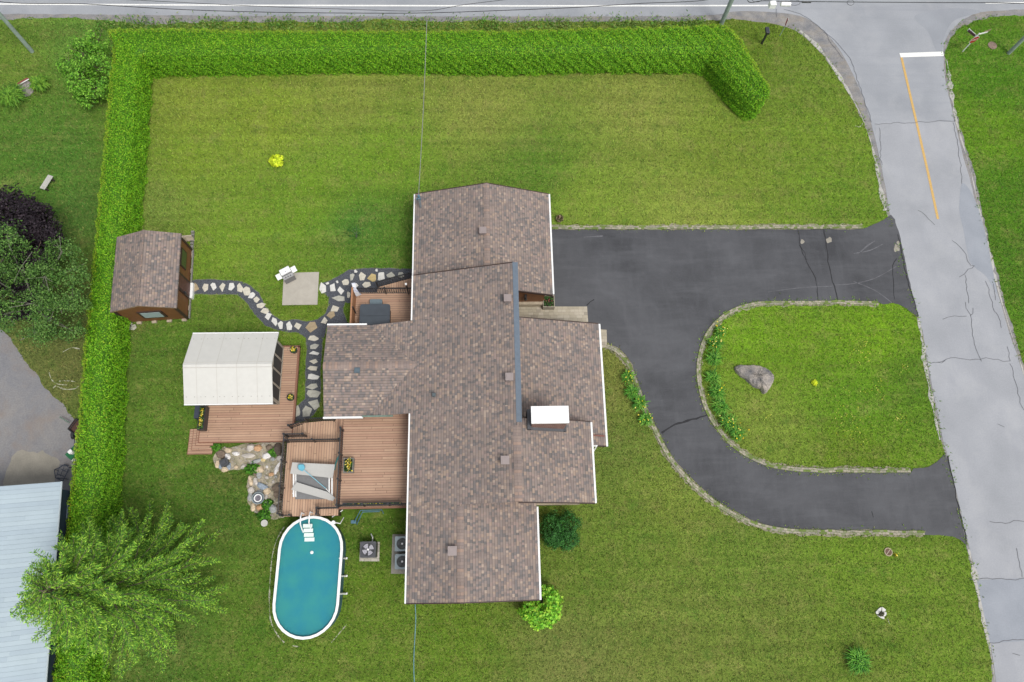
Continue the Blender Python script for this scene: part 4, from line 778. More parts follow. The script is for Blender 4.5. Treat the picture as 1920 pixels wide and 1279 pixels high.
for x0_, x1_ in ((549,552),(553.5,555.5),(616,618.5),(621,624)):
    obj('frame_bar', MB().slab(quad([(x0_,932 if x0_ < 600 else 938),(x1_,932 if x0_ < 600 else 938),(x1_,886),(x0_,886)], ZP+.36), .04), WHITE, lo)
for a, b in ((549,888),(549,925),(622,895),(622,934)): q = P(a, b, ZP+.3); obj('leg', MB().cyl(q[0], q[1], ZP+.001, ZP+.33, .025, 8), WHITE, lo)
a = P(566, 878, ZP+.95); b = P(628, 935, ZP+.1); c = P(611, 916, ZP+.45)
sk = thing('pool_skimmer_net', 'light blue pool skimmer net on a long pole lying across the lounger', 'pool net', b)
LB = mat('light_blue_plastic', S(120, 205, 228), .4, .06); obj('pole', MB().tube([b, c], .022, 6), WHITE, sk); obj('blue_pole', MB().tube([c, a], .02, 6), LB, sk)
hp = [P(565+7.0*math.cos(t), 876+6.0*math.sin(t)*1., ZP+.96)  for t in np.linspace(0, 6.28, 15)]
obj('net', MB().slab([P(559,871.5,ZP+.97),P(560,881,ZP+.97),P(567,884,ZP+.97),P(572,878,ZP+.97),P(569,871,ZP+.97)], .03), LB, sk); obj('hoop', MB().tube(hp, .014, 5), mat('blue_grey_hoop', S(80, 140, 165), .4, .05), sk)
nd = [P(637.5, 851, ZP+.85), P(634, 858, ZP+.7), P(631, 865, ZP+.5), P(628.5, 873, ZP+.3), P(627, 881, ZP+.12)]
tag(obj('foam_noodle', MB().tube(nd, .045, 10), TEAL, smooth=True), 'teal foam noodle leaning on the railing of the pool deck', 'pool noodle')
def bloom(name, cx_, cy_, z0, rx, ry, n, cols, fcols, nf, par, h=.15, s_=.06):
    p = np.stack([RNG.uniform(-rx, rx, n)+cx_, RNG.uniform(-ry, ry, n)+cy_, z0+RNG.uniform(0, h, n)], 1); d = np.stack([RNG.normal(0,.5,n), RNG.normal(0,.5,n), np.ones(n)], 1)
    leaves('foliage', p, d, s_, cols, par)
    if nf:
        p = np.stack([RNG.normal(0, rx*.42, nf)+cx_, RNG.normal(0, ry*.42, nf)+cy_, z0+h+RNG.uniform(0, .05, nf)], 1); d = np.tile([0, 0, 1.], (nf, 1)); tag(leaves(name, p, d, s_*.6, fcols, par, asp=.9, tilt=.3, vals=(.7, 1.1)), kind='stuff')
GR = [S(60,105,45,1.2), S(90,130,60,1.2), S(50,80,40,1.2)]; YF = [S(250,222,50,1.15), S(238,200,30,1.15), S(255,240,140,1.2)]
def planter(px0, py0, px1, py1, z, h, label, name='planter_box', mt=STONEG, nf=60, fc_=YF, cat='planter', grp=None, flowers='flowers', zbase=None):
    a = P(px0, py1, z+h); b = P(px1, py0, z+h); t_ = thing(name, label, cat, ((a[0]+b[0])/2, (a[1]+b[1])/2, z), grp)
    e = .05; obj('box', MB().box(a[0], b[0], a[1], a[1]+e, z+.002, z+h).box(a[0], b[0], b[1]-e, b[1], z+.002, z+h).box(a[0], a[0]+e, a[1]+e, b[1]-e, z+.002, z+h-.002).box(b[0]-e, b[0], a[1]+e, b[1]-e, z+.002, z+h-.002), mt, t_)
    obj('soil', MB().box(a[0]+e, b[0]-e, a[1]+e, b[1]-e, z+.003, z+h-.08), mat('dark_soil', (.03, .022, .016), .95, .3), t_)
    w_, l_ = (b[0]-a[0])/2-e*1.2, (b[1]-a[1])/2-e*1.2; bloom(flowers, (a[0]+b[0])/2, (a[1]+b[1])/2, z+h-.08, w_, l_, int(900*w_*l_)+60, GR, fc_, nf, t_)
    return t_
planter(643, 858.5, 663, 886, ZM, .4, 'square stone coloured planter of yellow flowers on the upper deck', nf=45)
planter(369, 761, 386.5, 806, ZG, .55, 'long black planter of small yellow flowers at the corner of the gazebo deck', 'flower_box', BLACK, 40)
planter(642, 941, 752, 948.5, ZM, .45, 'narrow dark flower box along the railing of the upper deck', 'flower_box', DARKG, 26, YF+[S(230,236,190)])
planter(1018.5, 553.5, 1039.5, 576, .07, .5, 'pale stone planter of green plants at the garage corner by the entrance', 'stone_planter', mat('planter_stone', S(188, 178, 158), .85, .1, 5., fine=.15), 10, [S(200,110,100)])
def pot(px, py, z, r, h, label, mt=BLACK, fc_=YF, grp=None, nf=26, cols=GR, s_=.06):
    q = P(px, py, z+h); t_ = thing('flower_pot', label, 'flower pot', (q[0], q[1], z), grp)
    obj('pot', MB().cyl(q[0], q[1], z+.003, z+h-.03, r*.72, 16, r*.95).ring(q[0], q[1], z+h-.03, z+h, r, r*.86, 18), mt, t_)
    bloom('flowers', q[0], q[1], z+h-.04, r*.75, r*.75, 70, cols, fc_, nf, t_, .12, s_)
pot(550.5, 656, ZG, .22, .3, 'black pot of yellow flowers at the top right corner of the gazebo deck', grp='flower pots on the gazebo deck')
pot(544.5, 745, ZG, .22, .3, 'black pot of yellow flowers on the gazebo deck edge below the gazebo', grp='flower pots on the gazebo deck')
pot(1049.5, 409, 0, .24, .3, 'weathered tan pot of withered plants on the lawn beside the garage', mat('tan_pot', S(170, 150, 120), .8, .15), [S(180,120,100), S(200,190,160)], nf=10, cols=[S(110,90,60), S(130,120,80), S(80,90,50)], s_=.09)
# barbecue
ba = math.radians(30); bq = P(540, 517, .5); R = Matrix.Rotation(ba, 3, 'Z')
bb = thing('barbecue', 'white and steel gas barbecue with side shelves on the corner of the concrete pad', 'barbecue', (bq[0], bq[1], 0)); ORG[bb.name] = Vector((0, 0, 0)); bb.rotation_euler = (0, 0, ba)
STL = mat('brushed_steel', S(150, 150, 152), .35, .06, metal=.3)
obj('cabinet', MB().box(-.34, .34, -.28, .26, .12, .86), STL, bb)
obj('control_panel', MB().face([(-.34,-.32,.82),(.34,-.32,.82),(.34,-.14,.95),(-.34,-.14,.95)]).box(-.34,.34,-.30,-.14,.7,.80), mat('panel_steel', S(165,165,166), .3, .04), bb)
for k in range(3): obj('knob', MB().cyl(-.16+.16*k, -.25, .86, .93, .028, 10), BLACK, bb)
hd2 = obj('lid', MB().prism([(-.33,-.10),(.33,-.10),(.33,.30),(-.33,.30)], .9, 1.12), mat('white_lid', (.68,.68,.68), .3, .03), bb); weld(hd2, .05); obj('handle', MB().tube([(-.28,-.15,1.02),(.28,-.15,1.02)], .018, 8), BLACK, hd2); obj('thermometer', MB().cyl(0, 0, 1.12, 1.13, .03, 10), STL, hd2)
for s_ in (-1, 1): obj('side_shelf', MB().box(min(.35*s_, .66*s_), max(.35*s_, .66*s_), -.17, .22, .84, .88), WHITE, bb)
for x in (-.3, .3):
    for y in (-.22, .2): obj('leg', MB().box(x-.025, x+.025, y-.025, y+.025, .062, .12), BLACK, bb)
# heat pump on patio stones and two condensers
def fan_unit(px, py, s_, h, label, mt, name, z0=.06, grp=None, blade=None, rr=.36, rot=0):
    q = P(px, py, h); t_ = thing(name, label, 'air conditioner', (q[0], q[1], z0), grp); x, y = q[0], q[1]
    c_ = obj('casing', MB().prism(rrect(x-s_/2, x+s_/2, y-s_/2, y+s_/2, .06), z0, h-.03), mt, t_)
    obj('top_frame', ringmesh(rrect(x-s_/2, x+s_/2, y-s_/2, y+s_/2, .06, 7), [(x+s_*rr*math.cos(a_)*1.08, y+s_*rr*math.sin(a_)*1.08) for a_ in [math.radians(k*360/32+360/64) for k in range(32)]], h-.03, h), mt, t_)
    obj('fan_well', MB().cyl(x, y, h-.028, h-.022, s_*rr*1.1, 28), BLACK, t_)
    for k in range(4 if blade else 3):
        n = 4 if blade else 3; a0 = k*2*math.pi/n+rot; p = [(x+.05*math.cos(a0), y+.05*math.sin(a0))]+[(x+s_*rr*.95*math.cos(a0+d), y+s_*rr*.95*math.sin(a0+d)) for d in (.05, .35, .7, 1.05)]+[(x+s_*rr*.5*math.cos(a0+1.2), y+s_*rr*.5*math.sin(a0+1.2))]
        obj('fan_blade', MB().prism(p, h-.018, h-.012), blade or DARKG, t_)
    obj('fan_hub', MB().cyl(x, y, h-.02, h+.002, .055, 12), WHITE, t_)
    m = MB()
    for r_ in (.35, .7, 1.0): m.ring(x, y, h+.002, h+.007, s_*rr*r_, s_*rr*r_-.006, 24)
    obj('fan_guard', m, GALV if not blade else DARKG, t_)
pst = [P(a, b, .05)[:2] for a, b in ((675,1016),(712,1016),(711,1052.5),(674,1052.5))]
sheet('paving_pad', pst, .05, uvpattern('pale_patio_stones', 'half', [(S(214,208,192), 2), (S(202,196,180), 1)], .38, .38, .05, .9), .05)
fan_unit(690, 1030.5, .86, .80, 'dark grey heat pump with silver fan on pale patio stones by the pool', DARKG, 'heat_pump', .052, None, mat('silver_blade', S(200,198,206), .35, .05), .38)
hpq = P(690, 1030.5, .5)
obj('hose', MB().tube([(hpq[0]+.2, hpq[1]+.44, .3), (hpq[0]+.22, hpq[1]+.65, .4), (hpq[0]+.1, hpq[1]+.85, .2)], .03, 6), WHITE, [o for o in sc.objects if o.name.startswith('heat_pump')][0])
ACM = mat('pale_blue_grey_casing', S(172, 188, 192), .5, .06)
fan_unit(754, 1019.5, .80, .78, 'upper pale grey condenser on the concrete slab against the house', ACM, 'condenser_unit', grp='condenser units beside the south wing', rot=.3)
fan_unit(754, 1053, .80, .78, 'lower pale grey condenser on the concrete slab against the house', ACM, 'condenser_unit', grp='condenser units beside the south wing', rot=1.2)
# blue folded stand and garden hose
q = [P(a, b, zz) for a, b, zz in ((664,979,.03),(676,957,.75),(716,956,.75),(719,963,.3))]
m = MB().tube(q, .03, 6).tube([P(669,983,.03), P(680,960,.7), P(712,959,.7)], .03, 6).box(q[0][0]-.18, q[0][0]+.12, q[0][1]-.08, q[0][1]+.1, .0, .06); tag(obj('metal_stand', m, BLUEM), 'folded blue grey metal stand leaning below the upper deck', 'metal stand')
hz = [P(a, b, .02) for a, b in ((778,1100),(778.5,1130),(779.5,1160),(778.5,1185),(777,1210),(776,1235),(776,1260),(777,1290),(776,1340))]
tag(obj('garden_hose', MB().tube([(p[0], p[1], .025) for p in crom(hz, False, 6)], .028, 8), mat('hose_blue_green', S(120, 170, 172), .5, .1), smooth=True), 'blue green garden hose running across the lawn from the south wing', 'hose')
bk = P(495.5, 981, .3); tag(obj('bucket', MB().cyl(bk[0], bk[1], 0, .27, .14, 18, .18).cyl(bk[0], bk[1], .271, .31, .19, 18), mat('white_bucket', S(222, 220, 212), .5, .04)), 'white round lidded bucket on the grass beside the rock garden', 'bucket')
# ================================================================ rock garden
RB = [(403,852),(415,842),(432,838),(455,834),(480,829),(532,828),(533,860),(532,972),(510,972),(485,968),(472,955),(464,935),(464,905),(470,888),(460,880),(440,882),(424,884),(408,878),(402,866)]
rbp = rough_line([P(a, b)[:2] for a, b in RB], .2, .08); sheet('rock_garden_gravel', rbp, .0075, mat('garden_gravel', S(160, 158, 122), .95, .3, 2.2, fine=.35, col2=S(216, 202, 178), bump=.5))
RC = {'b': ('brown', S(128,112,96)), 'd': ('dark brown', S(98,86,76)), 'c': ('cream', S(214,194,164)), 'w': ('white', S(236,232,228)), 'g': ('grey', S(168,170,168)), 'o': ('orange tan', S(206,164,124)), 'u': ('blue grey', S(158,170,182)), 'y': ('pale yellow', S(224,202,146)), 'p': ('pale', S(206,198,188))}
RCM = {k: mat('rock_'+v_[0].replace(' ', '_'), tuple(min(.8, c_*1.25) for c_ in v_[1]), .9, .22, 4., fine=.28, bump=.5) for k, v_ in RC.items()}
def rockmesh(name, x, y, z, rx, ry, rz, mt, par=None, seed=0, det=3, flat=.0, sub=3):
    import bmesh
    bm = bmesh.new(); bmesh.ops.create_icosphere(bm, subdivisions=sub, radius=1.); rd = random.Random(seed)
    pl = [Vector((rd.gauss(0,1), rd.gauss(0,1), rd.gauss(0,.7))).normalized() for _ in range(11)]; dd = [rd.uniform(.68, .95) for _ in pl]
    for v_ in bm.verts:
        c_ = v_.co.copy()
        for p_, d_ in zip(pl, dd):
            e_ = c_.dot(p_)-d_
            if e_ > 0: c_ -= p_*e_*.85
        c_ *= 1+.04*math.sin(c_.x*7+seed)+.03*math.sin(c_.y*11+seed*2)
        if c_.z < -.35: c_.z = -.35
        v_.co = Vector((c_.x*rx, c_.y*ry, (c_.z+.35)*rz))
    me = bpy.data.meshes.new(name); bm.to_mesh(me); bm.free(); me.polygons.foreach_set('use_smooth', [sub > 3]*len(me.polygons)); me.materials.append(mt)
    o = bpy.data.objects.new(name, me); sc.collection.objects.link(o); o.location = (x, y, z); ORG[o.name] = Vector((x, y, z)); return o
ROCKS = [(414,852,14,20,'b',-30),(427,844,13,9,'c',0),(426,856,9,13,'w',-30),(407,870,9,14,'c',0),(414,874,9,9,'u',0),(420,880,13,10,'c',0),(429,874,8,12,'u',0),(442,876,8,7,'c',0),(456,875,10,9,'p',0),(442,850,13,7,'w',10),(466,854,24,8,'p',0),(469,839,14,14,'p',0),(483,840,14,11,'o',0),(479,865,20,8,'g',-20),(500,854,17,11,'w',-25),(505,840,13,12,'b',0),(521,844,18,22,'d',0),
         (526,859,13,12,'p',0),(519,878,8,22,'w',20),(486,880,16,13,'c',0),(485,891,11,12,'g',0),(476,889,11,8,'b',0),(469,902,8,18,'c',-15),(479,903,8,15,'p',-15),(491,912,24,11,'u',25),(471,919,11,12,'p',0),(469,932,9,15,'g',0),(500,921,13,12,'c',0),(486,922,12,7,'g',0),(499,932,7,12,'p',0),(519,915,17,17,'b',0),(519,927,13,12,'b',0),(524,897,8,13,'c',0),(526,877,8,16,'b',0),(474,951,10,13,'c',0),(487,952,13,12,'o',0),(511,954,15,14,'g',0),(522,952,9,15,'b',0),(511,861,8,7,'g',0),(493,862,9,7,'y',0),(525,933,8,11,'d',0),(508,889,10,7,'o',0),(500,895,7,6,'p',0),(512,903,6,6,'p',0),(478,940,8,6,'w',0),(498,942,8,5,'w',0),(500,875,5,5,'w',0),(517,893,6,5,'g',0)]
for i, (x, y, w_, h_, c, r_) in enumerate(ROCKS):
    q = P(x, y, .1); s_ = 1/33.; rz = .28*min(w_, h_)*s_*1.2; o = rockmesh('garden_rock', q[0], q[1], .005, w_*s_*.58, h_*s_*.60, max(.09, rz*1.4), RCM[c], seed=i*3+1)
    o.rotation_euler = (0, 0, math.radians(-r_)); big = 'large' if w_*h_ > 180 else 'small' if w_*h_ < 75 else 'medium'
    tag(o, f'{big} {RC[c][0]} rock, {ordw(i+1)} along the rock garden from the gazebo deck steps', 'rock', 'rocks edging the rock garden')
n = 900; bx0 = np.array([p[0] for p in rbp]); by0 = np.array([p[1] for p in rbp]); gx_ = RNG.uniform(bx0.min(), bx0.max(), n); gy_ = RNG.uniform(by0.min(), by0.max(), n); k_ = inpoly(gx_, gy_, rbp); gx_, gy_ = gx_[k_], gy_[k_]
m = MB()
for a_, b_ in zip(gx_, gy_):
    s_ = random.uniform(.025, .07); rr_ = random.uniform(0, 3); m.face([(a_+s_*math.cos(rr_+t)*random.uniform(.7, 1.1), b_+s_*math.sin(rr_+t)*random.uniform(.7, 1.1), .03+s_*.4) for t in (0, 1.2, 2.5, 3.7, 5)]); c5 = m.v[-5:]
    for i5 in range(5): j5 = (i5+1) % 5; m.face([(c5[i5][0], c5[i5][1], .006), (c5[j5][0], c5[j5][1], .006), c5[j5], c5[i5]])
tag(obj('pebbles', m, mat('pale_pebbles', S(176, 164, 144), .9, .35, 9., col2=S(222, 214, 200))), 'loose pale pebbles between the rocks of the rock garden', kind='stuff')
q = P(419.5, 867, .5); m = MB(); R_ = Matrix.Rotation(.5, 3, 'Z'); m.box(-.17,.17,-.17,.17,0,.42,R_,(q[0],q[1],0)).box(-.23,.23,-.2,.2,.421,.48,R_,(q[0],q[1],0)).box(-.12,.12,-.1,.1,.481,.55,R_,(q[0],q[1],0)); tag(obj('garden_lantern', m, DARKG), 'square dark grey garden lantern among the rocks near the deck steps', 'lantern')
q = P(483.5, 934, .35); fp = thing('fire_bowl', 'round fire bowl with pale and dark rings standing in the rock garden', 'fire bowl', (q[0], q[1], 0)); x, y = q[0], q[1]
obj('bowl', MB().cyl(x, y, 0.006, .28, .24, 24, .33), DARKG, fp); obj('outer_ring', MB().ring(x, y, .28, .36, .35, .29), mat('grey_green_rim', S(150,162,164), .5, .06), fp); obj('dark_ring', MB().ring(x, y, .28, .335, .288, .232), mat('blue_black', S(58,72,84), .5, .1), fp)
obj('white_ring', MB().ring(x, y, .28, .36, .23, .175), WHITE, fp); obj('burner', MB().ring(x, y, .28, .31, .172, .13).ring(x, y, .28, .315, .11, .075).ring(x, y, .28, .31, .05, .02), mat('mauve_grey', S(150,145,155), .6, .1), fp); obj('ash_bed', MB().cyl(x, y, .281, .29, .173, 24), mat('ash', S(100,98,105), .9, .2), fp)
# ================================================================ boulder, lilies, small plants
q = P(1414, 710, .25)
def boulder():
    import bmesh
    pts = [(1377,694),(1379,688),(1388,686),(1400,687),(1412,686.5),(1424,689),(1435,694),(1443,701),(1448.5,709),(1447,718),(1442,727),(1437,735),(1433,739),(1428,737),(1424,730),(1414,727),(1405,720),(1396,712),(1385,705)]
    bs = [P(a, b)[:2] for a, b in pts]; bs = rough_line(crom(bs, True, 3), .1, .015); n = len(bs); cx_ = sum(p[0] for p in bs)/n; cy_ = sum(p[1] for p in bs)/n
    bm = bmesh.new(); rings = []; prof = [(1.0, 0), (1.01, .16), (.97, .34), (.86, .46), (.66, .54), (.4, .6), (.18, .63)]
    for f_, z_ in prof: rings.append([bm.verts.new((cx_+(p[0]-cx_)*f_+random.gauss(0,.012), cy_+(p[1]-cy_)*f_+random.gauss(0,.012), z_*(.9+.12*math.sin(p[0]*2.1)*math.cos(p[1]*1.7)+.16*(p[0]-cx_))+random.gauss(0,.02)*(z_ > 0))) for p in bs])
    for a_, b_ in zip(rings[:-1], rings[1:]):
        for k in range(n): j = (k+1) % n; bm.faces.new([a_[k], a_[j], b_[j], b_[k]])
    c = bm.verts.new((cx_, cy_, .62)); 
    for k in range(n): bm.faces.new([rings[-1][k], rings[-1][(k+1) % n], c])
    bmesh.ops.recalc_face_normals(bm, faces=bm.faces)
    for v_ in bm.verts: v_.co -= Vector((cx_, cy_, 0))
    me = bpy.data.meshes.new('boulder'); bm.to_mesh(me); bm.free(); me.materials.append(mat('boulder_granite', S(142,141,143), .95, .25, 1.8, fine=.4, col2=S(204,192,178), bump=1.)); o = bpy.data.objects.new('boulder', me); sc.collection.objects.link(o); o.location = (cx_, cy_, 0)
    return tag(o, 'large grey granite boulder lying on the grass island', 'boulder')
boulder()
def blades(name, px, py, r, n, cols, label, cat='plant', grp=None, flowers=0, h=.45, wdt=.022, parent=None, z0=0., fcol=YF):
    q = P(px, py, z0+.15); A = RNG.uniform(0, 6.283, n); Ls = r*RNG.uniform(.55, 1.1, n); b0 = np.stack([q[0]+RNG.normal(0, r*.22, n), q[1]+RNG.normal(0, r*.22, n), np.full(n, z0)], 1)
    d = np.stack([np.cos(A), np.sin(A), np.zeros(n)], 1); s_ = np.stack([-np.sin(A), np.cos(A), np.zeros(n)], 1)*wdt; hh = (h*RNG.uniform(.6, 1.1, n))[:, None]; L_ = Ls[:, None]; up = np.array([0, 0, 1.])
    p1 = b0+d*L_*.25+up*hh*.7; p2 = b0+d*L_*.6+up*hh; p3 = b0+d*L_+up*hh*.72
    V = np.stack([b0-s_*.7, b0+s_*.7, p1+s_, p1-s_, p2+s_, p2-s_, p3+s_*.1, p3-s_*.1], 1).reshape(-1, 3); i0 = np.arange(n)[:, None]*8
    Fc = np.concatenate([i0+np.array([0,1,2,3]), i0+np.array([3,2,4,5]), i0+np.array([5,4,6,7])]); cols = np.array(cols); C = cols[RNG.integers(0, len(cols), n)]*RNG.uniform(.7, 1.35, (n, 1)); C = np.repeat(C, 8, axis=0)
    t_ = thing(name, label, cat, (q[0], q[1], z0), grp) if parent is None else parent
    attrmesh('foliage', V, Fc, C, LEAF, t_)
    if flowers:
        p = np.stack([q[0]+RNG.normal(0, r*.5, flowers), q[1]+RNG.normal(0, r*.5, flowers), np.full(flowers, z0+h+.12)], 1); tag(leaves('flowers', p, np.tile([0,0,1.], (flowers,1)), .045, fcol, t_, asp=.9, tilt=.3, vals=(.8,1.1)), kind='stuff')
    return t_
LG = [S(92,160,48,1.4), S(112,178,60,1.4), S(66,128,40,1.4), S(135,185,70,1.4)]
LL = ['topmost','second','third','fourth','fifth','sixth','seventh','lowest']
for i, (x, y, r, f_) in enumerate([(1349,623,.38,14),(1339,645,.5,12),(1337,673,.52,0),(1335,709,.5,0),(1343,734,.55,4),(1350,764,.56,0),(1364,792,.55,12),(1379,812,.5,12)]):
    blades('daylily_clump', x, y, r, 170, LG, f'{LL[i]} daylily clump in the row inside the left kerb of the grass island', 'plant', 'daylilies inside the grass island', f_)
for i, (x, y, r, f_) in enumerate([(1177,708,.42,9),(1184,736,.5,0),(1199,757,.5,5),(1209,786,.42,9)]):
    blades('daylily_clump', x, y, r, 150, LG, f'{["top","second","third","bottom"][i]} daylily clump on the lawn along the outer driveway kerb', 'plant', 'daylilies along the outer driveway kerb', f_)
blades('daylily_clump', 25, 184, .86, 520, [S(108,158,50,1.3), S(130,174,62,1.3), S(84,132,44,1.3)], 'bigger grassy plant clump left of the ring of ashes on the neighbouring lawn', 'plant', 'grassy clumps by the ash ring', h=.7, wdt=.03)
blades('daylily_clump', 79, 161, .62, 380, [S(116,166,50,1.3), S(136,178,62,1.3), S(90,140,44,1.3)], 'smaller grassy plant clump right of the ring of ashes on the neighbouring lawn', 'plant', 'grassy clumps by the ash ring', h=.65, wdt=.03)
blades('ornamental_grass', 1607, 1238, .62, 420, [S(72,140,34,1.3), S(92,160,42,1.3), S(56,112,30,1.3), S(120,178,60,1.3)], 'small dark green tuft of ornamental grass alone on the lower right lawn', 'plant', h=.5)
def shrub(name, px, py, z, blobs, n, size, cols, label, cat, vals=(.6,1.35), asp=.55, tilt=.6, stems=3, grp=None, pull=1., stemmt=None, loc=None):
    q = P(px, py, z); t_ = thing(name, label, cat, (q[0], q[1], 0) if loc is None else loc, grp); ox, oy = (q[0], q[1])
    B = [(ox+b[0], oy+b[1], b[2], b[3], b[4], b[5]) for b in blobs]; p, d = blobpoints(B, n); keep = p[:, 2] > .03; p, d = p[keep], d[keep]; d = d+np.array([0, 0, .6]); leaves('foliage', p, d, size, cols, t_, asp=asp, tilt=tilt, vals=vals)
    m = MB()
    for k in range(max(1, stems)):
        b = random.choice(B); m.tube([(t_.location.x+random.uniform(-.05,.05), t_.location.y+random.uniform(-.05,.05), 0), (b[0], b[1], b[2]*.6), (b[0]+random.uniform(-.2,.2), b[1]+random.uniform(-.2,.2), b[2]+b[5]*.4)], [.05*pull, .03*pull, .012*pull], 6)
    obj('stems', m, stemmt or BARK, t_); return t_
shrub('yellow_shrub', 517, 301, .3, [(0,0,.3,.42,.38,.28),(.15,-.15,.25,.3,.25,.2)], 1100, .085, [S(216,236,50,1.15), S(228,242,64,1.15), S(196,220,44,1.15)], 'small bright yellow green shrub alone on the back lawn', 'shrub', stems=4, asp=.8, pull=.4)
shrub('yellow_shrub', 1527.5, 718, .12, [(0,0,.12,.17,.16,.12)], 260, .06, [S(228,240,50,1.15), S(216,232,60,1.15)], 'tiny bright yellow plant on the grass island right of the boulder', 'plant', stems=3, asp=.8, pull=.3)
shrub('dark_shrub', 1052, 994, .8, [(-.55,.1,.8,.7,.95,.7),(.4,.25,.7,.75,.85,.65),(.35,-.55,.55,.7,.6,.5),(-.3,-.5,.6,.6,.5,.55)], 9500, .05, [S(50,106,40,1.3), S(70,134,52,1.3), S(38,84,34,1.3), S(84,146,72,1.3)], 'dense dark green shrub below the roof edge by the south wing', 'shrub', (.45,1.4), .45)
shrub('lime_shrub', 1014, 1141, 1.0, [(-.55,-.1,.9,.6,.6,.55),(.0,-.55,.9,.7,.5,.6),(.55,-.2,1.0,.55,.6,.6),(.6,.4,1.0,.5,.6,.55),(.35,.85,.9,.45,.35,.45)], 5200, .085, [S(132,204,50,1.2), S(160,222,72,1.2), S(98,174,44,1.2), S(188,226,74,1.2)], 'round lime green leafy shrub at the lower corner of the south wing', 'shrub', (.55,1.25), .7)
for i, (x, y, r, lb) in enumerate([(472,879,.42,'leafy green plant in the bend of the rock garden'),(500,946,.38,'bright leafy plant between rocks beside the fire bowl'),(494,966,.4,'broad leafed bright plant at the bottom end of the rock garden'),(513,848,.3,'green plant between the white and dark rocks near the pool deck'),(405,838,.3,'small weedy plant at the foot of the corner steps')]):
    shrub('garden_plant', x, y, .15, [(0,0,.15,r,r*.8,.16)], 300, .07, [S(90,160,40), S(120,185,60), S(60,120,35)], lb, 'plant', stems=3, grp='plants in the rock garden', asp=.75, pull=.3)
shrub('sapling', 664, 434, .9, [(0,0,.8,.5,.45,.5),(.15,.1,1.3,.3,.3,.35)], 170, .06, [S(74,128,50,1.3), S(92,146,58,1.3), S(60,108,46,1.3)], 'thin dark green sapling on the lawn left of the garage wing', 'sapling', stems=7, pull=.35, stemmt=STONEG)
# white stone ornament
q = P(1653, 1152, .1); so_ = thing('stone_ornament', 'small pyramid ornament ringed by white stone slabs on the lower right lawn', 'garden ornament', (q[0], q[1], 0))
for pts in ([(1642,1148),(1648,1141),(1653,1138.5),(1652,1145),(1646,1152),(1643,1151)],[(1654,1138),(1661,1143),(1660,1146.5),(1654,1147)],[(1655,1148),(1662,1148),(1662,1153),(1658,1156),(1655,1152)],[(1644,1153),(1650,1156),(1658,1156),(1658,1161),(1652,1159)]):
    obj('stone', MB().prism([P(a, b, .08)[:2] for a, b in pts], .0, .09), STC['w'][1], so_)
a, b, c, d = [P(*k, 0) for k in ((1646.5,1155),(1656,1155),(1656,1147),(1647,1147))]; tp = (q[0]-.02, q[1]+.05, .5); m = MB(); [m.face([u_, v_, tp]) for u_, v_ in ((a,b),(b,c),(c,d),(d,a))]; obj('pyramid', m, mat('olive_grey_metal', S(112,108,84), .6, .2, 8.), so_)
# covers in the lawn
for x, y, r, lb, mt in ((1861,85,.34,'round pinkish concrete well cover in the grass near the road sign', mat('pinkish_concrete', S(158,134,120), .9, .12, 6., fine=.15)), (1665.5,1035,.19,'small round rusty drain grate in the lawn below the driveway', mat('rusty_grate', S(120,86,76), .8, .2, 12.))):
    q = P(x, y, .04); m = MB().cyl(q[0], q[1], 0.005, .045, r, 24); o = obj('well_cover' if r > .3 else 'drain_grate', m, mt)
    tag(o, lb, 'well cover' if r > .3 else 'drain grate')
    if r < .3: obj('grate_ring', MB().ring(q[0], q[1], .005, .07, r+.05, r, 24), mat('pale_ring', S(196,180,150), .8, .08), o); obj('grate_bar', MB().box(-.17, .17, -.02, .02, .046, .06, Matrix.Rotation(.8, 3, 'Z'), (q[0], q[1], 0)), CREAM, o)
q = P(1681, 1041, .03); blades('dandelion', 1681, 1041, .14, 20, [S(200,190,40), S(120,140,40)], 'yellow flowering weed beside the small drain grate', 'plant', h=.1, flowers=4)
# ================================================================ neighbour's things
bn = thing('garden_bench', 'white backless bench standing on the neighbouring lawn', 'bench', (*P(87, 342, 0)[:2], 0)); q0, q1 = P(79, 354, .42), P(95, 329, .42)
d = Vector((q1[0]-q0[0], q1[1]-q0[1], 0)); L_ = d.length; an = math.atan2(d.y, d.x); R_ = Matrix.Rotation(an, 3, 'Z'); mid = ((q0[0]+q1[0])/2, (q0[1]+q1[1])/2, 0)
bn.location = mid; ORG[bn.name] = Vector(mid); BW = mat('weathered_white_wood', S(214,212,202), .7, .08, 5.)
for k in range(3): obj('seat_board', MB().box(-L_/2, L_/2, -.17+.12*k, -.06+.12*k, .38, .42, R_, mid), BW, bn)
for s_ in (-1, 1): obj('leg', MB().box(s_*(L_/2-.15)-.04, s_*(L_/2-.15)+.04, -.15, .15, .0, .378, R_, mid), mat('dark_wood_leg', (.05,.04,.03), .8, .1), bn)
q = P(49, 166, .05); ar = thing('fire_ring', 'patch of pale ashes with a leaning reddish board between grassy clumps', 'fire ring', (q[0], q[1], 0))
obj('ash', MB().prism(rough_line([P(49+14*math.cos(t), 167+15*math.sin(t))[:2] for t in np.linspace(0, 5.9, 12)], .15, .07), .004, .05), mat('ash_grey', S(170,162,156), .95, .25, 3., fine=.4), ar)
obj('board', MB().slab([P(31,156.5,.05),P(34,158,.05),P(54,147,.4),P(50,145.5,.4)][::1], .03), mat('reddish_board', S(150,82,66), .7, .12), ar); obj('white_edge', MB().tube([P(34,159.5,.1), P(54,148.5,.42)], .03, 6), WHITE, ar)
